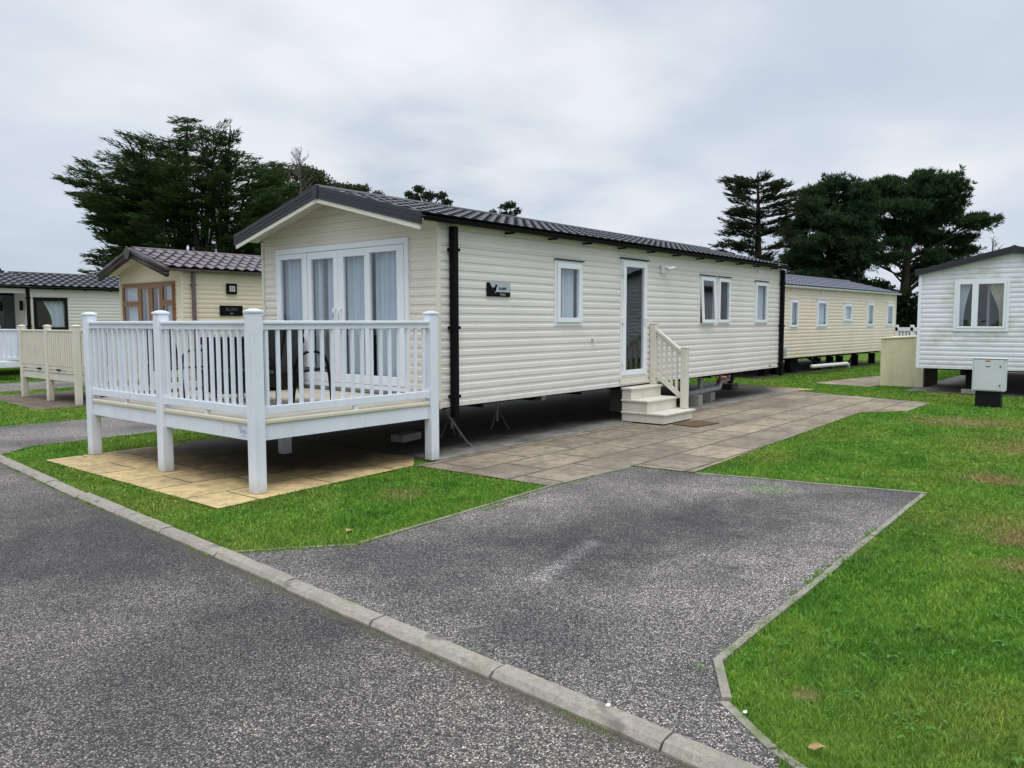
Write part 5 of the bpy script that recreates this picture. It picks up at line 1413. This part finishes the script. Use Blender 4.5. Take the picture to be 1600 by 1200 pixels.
clump_tree('pine_tree', 'dense dark green pine with rounded top, middle of the group beyond the caravans', (51.5, 16.3), pm, 'pine', [(0, 0, -.1, .34), (.05, 0, 3, .27), (0, .1, 6, .18), (.1, 0, 9.6, .06)], 11, 'needle', 1.0, 1.5)
pr_ = [(-1.6, 10.9, 0.8, 0.4), (-0.5, 11.3, 0.8, 0.3), (0.8, 11.1, 1.0, 0.4), (2.1, 10.9, 1.0, 0.4), (3.0, 10.3, 0.8, 0.4), (-1.8, 10.1, 0.8, 0.4), (-0.3, 10.2, 1.1, 0.5), (1.4, 10.0, 1.2, 0.5), (2.8, 9.4, 0.9, 0.4), (3.9, 9.2, 0.8, 0.3), (5.0, 8.6, 0.7, 0.3), (-2.1, 9.1, 0.9, 0.4), (-0.6, 9.0, 1.1, 0.4), (1.0, 8.8, 1.2, 0.5), (2.4, 8.4, 1.1, 0.4), (4.0, 8.1, 1.1, 0.3), (-2.5, 8.2, 0.9, 0.4), (-1.0, 8.0, 1.1, 0.4), (0.7, 7.6, 1.2, 0.5), (2.1, 7.2, 1.1, 0.4), (3.7, 7.1, 1.0, 0.3), (-2.8, 7.1, 0.8, 0.4), (-1.4, 6.8, 0.8, 0.3), (4.3, 6.3, 0.8, 0.3), (3.0, 6.0, 1.0, 0.4), (1.6, 5.8, 0.9, 0.4), (1.2, 4.9, 0.8, 0.4), (-1.6, 5.8, 0.8, 0.3), (-2.2, 6.2, 0.6, 0.3), (2.7, 5.3, 0.7, 0.3)]
pr_ = [(x*.93, z*.955, a, b) for x, z, a, b in pr_]
clump_tree('pine_tree', 'tall spreading pine on a bare trunk right above the white fence', (56.7, 13.1), pr_, 'pine', [(-.1, 0, -.1, .36), (-.05, 0, 3, .29), (.1, 0, 6, .22), (.5, .1, 8.6, .14), (.7, 0, 10.6, .06)], 12, 'needle', .9, 1.9)
oc = [(-2.4, 12.5, 0.8, 0.7), (-1.2, 12.9, 1.1, 0.6), (0.0, 12.2, 1.1, 0.7), (-1.9, 11.5, 1.2, 0.7), (-0.5, 11.2, 1.4, 0.7), (1.0, 11.6, 1.0, 0.6), (2.2, 11.6, 0.9, 0.4), (3.4, 11.4, 0.7, 0.3), (4.4, 11.3, 0.4, 0.2), (1.5, 10.9, 1.0, 0.5), (2.9, 10.9, 0.8, 0.4), (-3.4, 11.4, 1.0, .6), (-3.0, 10.2, 1.2, .7), (-1, 9.8, 1.3, .7), (1, 9.6, 1.2, .6)]
clump_tree('broadleaf_tree', 'olive green bushy tree showing over the roof apex next to the big cypress', (37.3, 49.4), oc, 'oak', [(0, 0, -.1, .4), (-.2, 0, 5, .3), (-.5, 0, 10.5, .1)], 21, 'leaf', 1.0, 1.2, 'bark_grey', (.20, .12))
s1 = [(-1.4, 11.3, 0.3, 0.2), (-0.6, 11.6, 0.4, 0.25), (-0.9, 10.9, 0.5, 0.25), (0.2, 11.0, 0.5, 0.3), (1.1, 11.1, 0.4, 0.25), (1.5, 10.6, 0.4, 0.2), (-0.1, 10.4, 0.7, 0.3), (0.8, 10.2, 0.7, 0.3), (-1.2, 9.6, 1.0, .7), (.4, 9.2, 1.3, .8), (1.6, 9.4, 1.0, .7), (-.6, 8.0, 1.4, .9), (1.2, 7.8, 1.3, .9)]
clump_tree('broadleaf_tree', 'loose leafy tree top over the long roof, nearer the apex', (42.5, 43.1), s1, 'leafy', [(0, 0, -.1, .25), (.1, 0, 6, .18), (0, 0, 10.6, .04)], 22, 'leaf', 1.3, .5, 'bark', (.20, .12))
s2 = [(-1.2, 9.9, 0.25, 0.2), (-0.3, 10.3, 0.4, 0.22), (0.2, 10.4, 0.4, 0.22), (0.6, 9.9, 0.3, 0.2), (-0.2, 9.7, 0.5, 0.2), (0.3, 9.4, 0.4, 0.2), (0, 8.8, .8, .5), (-.7, 8.0, 1.0, .7), (.7, 7.8, 1.0, .7), (0, 6.8, 1.2, .8)]
clump_tree('broadleaf_tree', 'small round leafy tree top peeping over the middle of the long roof', (46.4, 38.3), s2, 'leafy', [(0, 0, -.1, .22), (0, 0, 6, .15), (0, 0, 9.8, .04)], 23, 'leaf', 1.2, .4, 'bark', (.18, .11))
clump_tree('broadleaf_tree', 'dark rounded tree top just showing over the far dark roof', (21.9, 68.3), [(-.6, 5.2, .9, .7), (-.2, 4.6, .9, .7), (-1.2, 4.4, 1.0, .8)], 'hedge', [(-.5, 0, -.1, .2), (-.5, 0, 5, .06)], 24, 'leaf', 1.4, .6, 'bark', (.18, .12))
def bare_tree(label, pos, h0, h1, spread, seed, n=16):
    r_ = random.Random(seed); root = thing('bare_tree', label, 'tree', (pos[0], pos[1], 0), RIGHT_ANG, None, local=True)
    m = MB(); m.tube([(0, 0, -.1), (0, 0, h0*.6), (0, 0, h1-.2)], [.22, .14, .015], 6); m.build('trunk', 'bark_grey', root, (0, 0, 0))
    t = MB()
    for k in range(n):
        z = h0+(h1-h0)*k/n*.9; a = r_.uniform(0, 2*PI); l = spread*(1-.65*k/n)*r_.uniform(.6, 1.1)
        e = Vector((math.cos(a)*l, math.sin(a)*l*.6, z+l*.95)); b = Vector((0, 0, z)); c = b.lerp(e, .5)+Vector((0, 0, -.08))
        t.tube([b, c, e], [.030, .020, .010], 4, False)
        for q in (.4, .6, .8):
            s = b.lerp(e, q); d = Vector((r_.uniform(-.5, .5), r_.uniform(-.3, .3), r_.uniform(.15, .5)))*spread*.55; t.tube([s, s+d], [.014, .007], 4, False)
    t.build('branches', 'bark_grey', root, (0, 0, 0))
bare_tree('leafless pale twiggy tree standing up beside the big cypress', (35.3, 48.7), 10.6, 14.2, 1.5, 31, 34)
bare_tree('faint leafless twigs over the white caravan roof', (64.9, 9.4), 5.0, 7.6, 1.1, 32, 14)
# evergreen shrubs in the dark band below the trees
def shrub(label, pos, w, h, seed, mat='hedge'):
    cl = []
    r_ = random.Random(seed)
    for k in range(int(w*2.2)):
        x = -w/2+w*(k+.5)/int(w*2.2); hh = h*r_.uniform(.75, 1.05)
        for z in (.5, 1.3, 2.1, 2.9, 3.6):
            if z < hh: cl.append((x+r_.uniform(-.2, .2), z, .75, .55))
    clump_tree('evergreen_shrub', label, pos, cl, mat, [(0, 0, -.1, .1), (0, 0, h*.7, .03)], seed, 'leaf', .9, .6, 'bark', (.20, .13), 'shrub', 'evergreen shrubs below the trees')
shrub('dark evergreen shrub behind the roof of the sand coloured caravan', (44.0, 17.0), 7.0, 4.3, 41)
shrub('dark evergreen shrub below the pines, behind the white fence', (49.5, 11.6), 8.0, 3.4, 42)
shrub('dark evergreen shrub between the two pines', (50.5, 14.5), 6.0, 4.0, 43)

# ================================================================== sky and light
SUN_EL, SUN_AZ = R(66), R(222)      # direction the light comes from (angle from +x towards +y)
w = bpy.data.worlds.new('World'); scene.world = w; w.use_nodes = True
nt = w.node_tree
for n in list(nt.nodes): nt.nodes.remove(n)
out = nt.nodes.new('ShaderNodeOutputWorld'); bg = nt.nodes.new('ShaderNodeBackground'); bg.inputs['Strength'].default_value = .1
sky = nt.nodes.new('ShaderNodeTexSky'); sky.sky_type = 'NISHITA'; sky.sun_disc = False; sky.sun_elevation = SUN_EL; sky.sun_rotation = PI/2-SUN_AZ
sky.air_density = 1.0; sky.dust_density = 2.0
tc = nt.nodes.new('ShaderNodeTexCoord')
sep = nt.nodes.new('ShaderNodeSeparateXYZ'); L(nt, tc.outputs['Generated'], sep.inputs[0])
zz = mth(nt, 'MAXIMUM', sep.outputs[2], 0.0)
den = mth(nt, 'ADD', zz, .22)
cmb = nt.nodes.new('ShaderNodeCombineXYZ')
L(nt, mth(nt, 'DIVIDE', sep.outputs[0], den), cmb.inputs[0]); L(nt, mth(nt, 'DIVIDE', sep.outputs[1], den), cmb.inputs[1])
n1 = noise(nt, scaled(nt, cmb.outputs[0], (1, 1, 1), (2.3, .4, 0)), .7, 6, .45)
n2 = noise(nt, scaled(nt, cmb.outputs[0], (1, 1, 1), (7.1, 3.2, 0)), 1.7, 5, .48)
cl = mth(nt, 'ADD', mth(nt, 'MULTIPLY', n1, .7), mth(nt, 'MULTIPLY', n2, .3))
cloud = ramp(nt, cl, [(.35, (.53, .61, .725)), (.46, (.615, .69, .80)), (.55, (.705, .77, .865)), (.66, (.93, .945, .965))])
# thinner, brighter cloud around one part of the sky, above the veranda
bd = Vector((math.cos(YAW+R(5)), math.sin(YAW+R(5)), math.tan(R(20)))).normalized()
dt = nt.nodes.new('ShaderNodeVectorMath'); dt.operation = 'DOT_PRODUCT'; L(nt, tc.outputs['Generated'], dt.inputs[0]); dt.inputs[1].default_value = bd
lobe = mth(nt, 'MULTIPLY', mapr(nt, dt.outputs['Value'], .90, 1.0), mapr(nt, n2, .35, .62), True)
cloud = mixc(nt, mth(nt, 'MULTIPLY', lobe, .75), cloud, (1.0, 1.01, 1.02))
grad = mth(nt, 'ADD', 10.0, mth(nt, 'MULTIPLY', mapr(nt, zz, .38, .95), 17.0))
gcol = nt.nodes.new('ShaderNodeVectorMath'); gcol.operation = 'SCALE'; L(nt, cloud, gcol.inputs[0]); L(nt, grad, gcol.inputs['Scale'])
fin = mixc(nt, .93, sky.outputs[0], gcol.outputs[0])
L(nt, fin, bg.inputs['Color']); L(nt, bg.outputs[0], out.inputs[0])
sd = bpy.data.lights.new('sun', 'SUN'); sd.energy = 1.25; sd.angle = R(30); sd.color = (1, .97, .93)
so = bpy.data.objects.new('sun', sd); COL.objects.link(so)
sv = Vector((math.cos(SUN_AZ)*math.cos(SUN_EL), math.sin(SUN_AZ)*math.cos(SUN_EL), math.sin(SUN_EL)))
so.rotation_euler = sv.to_track_quat('Z', 'Y').to_euler(); so.location = (0, 0, 30)
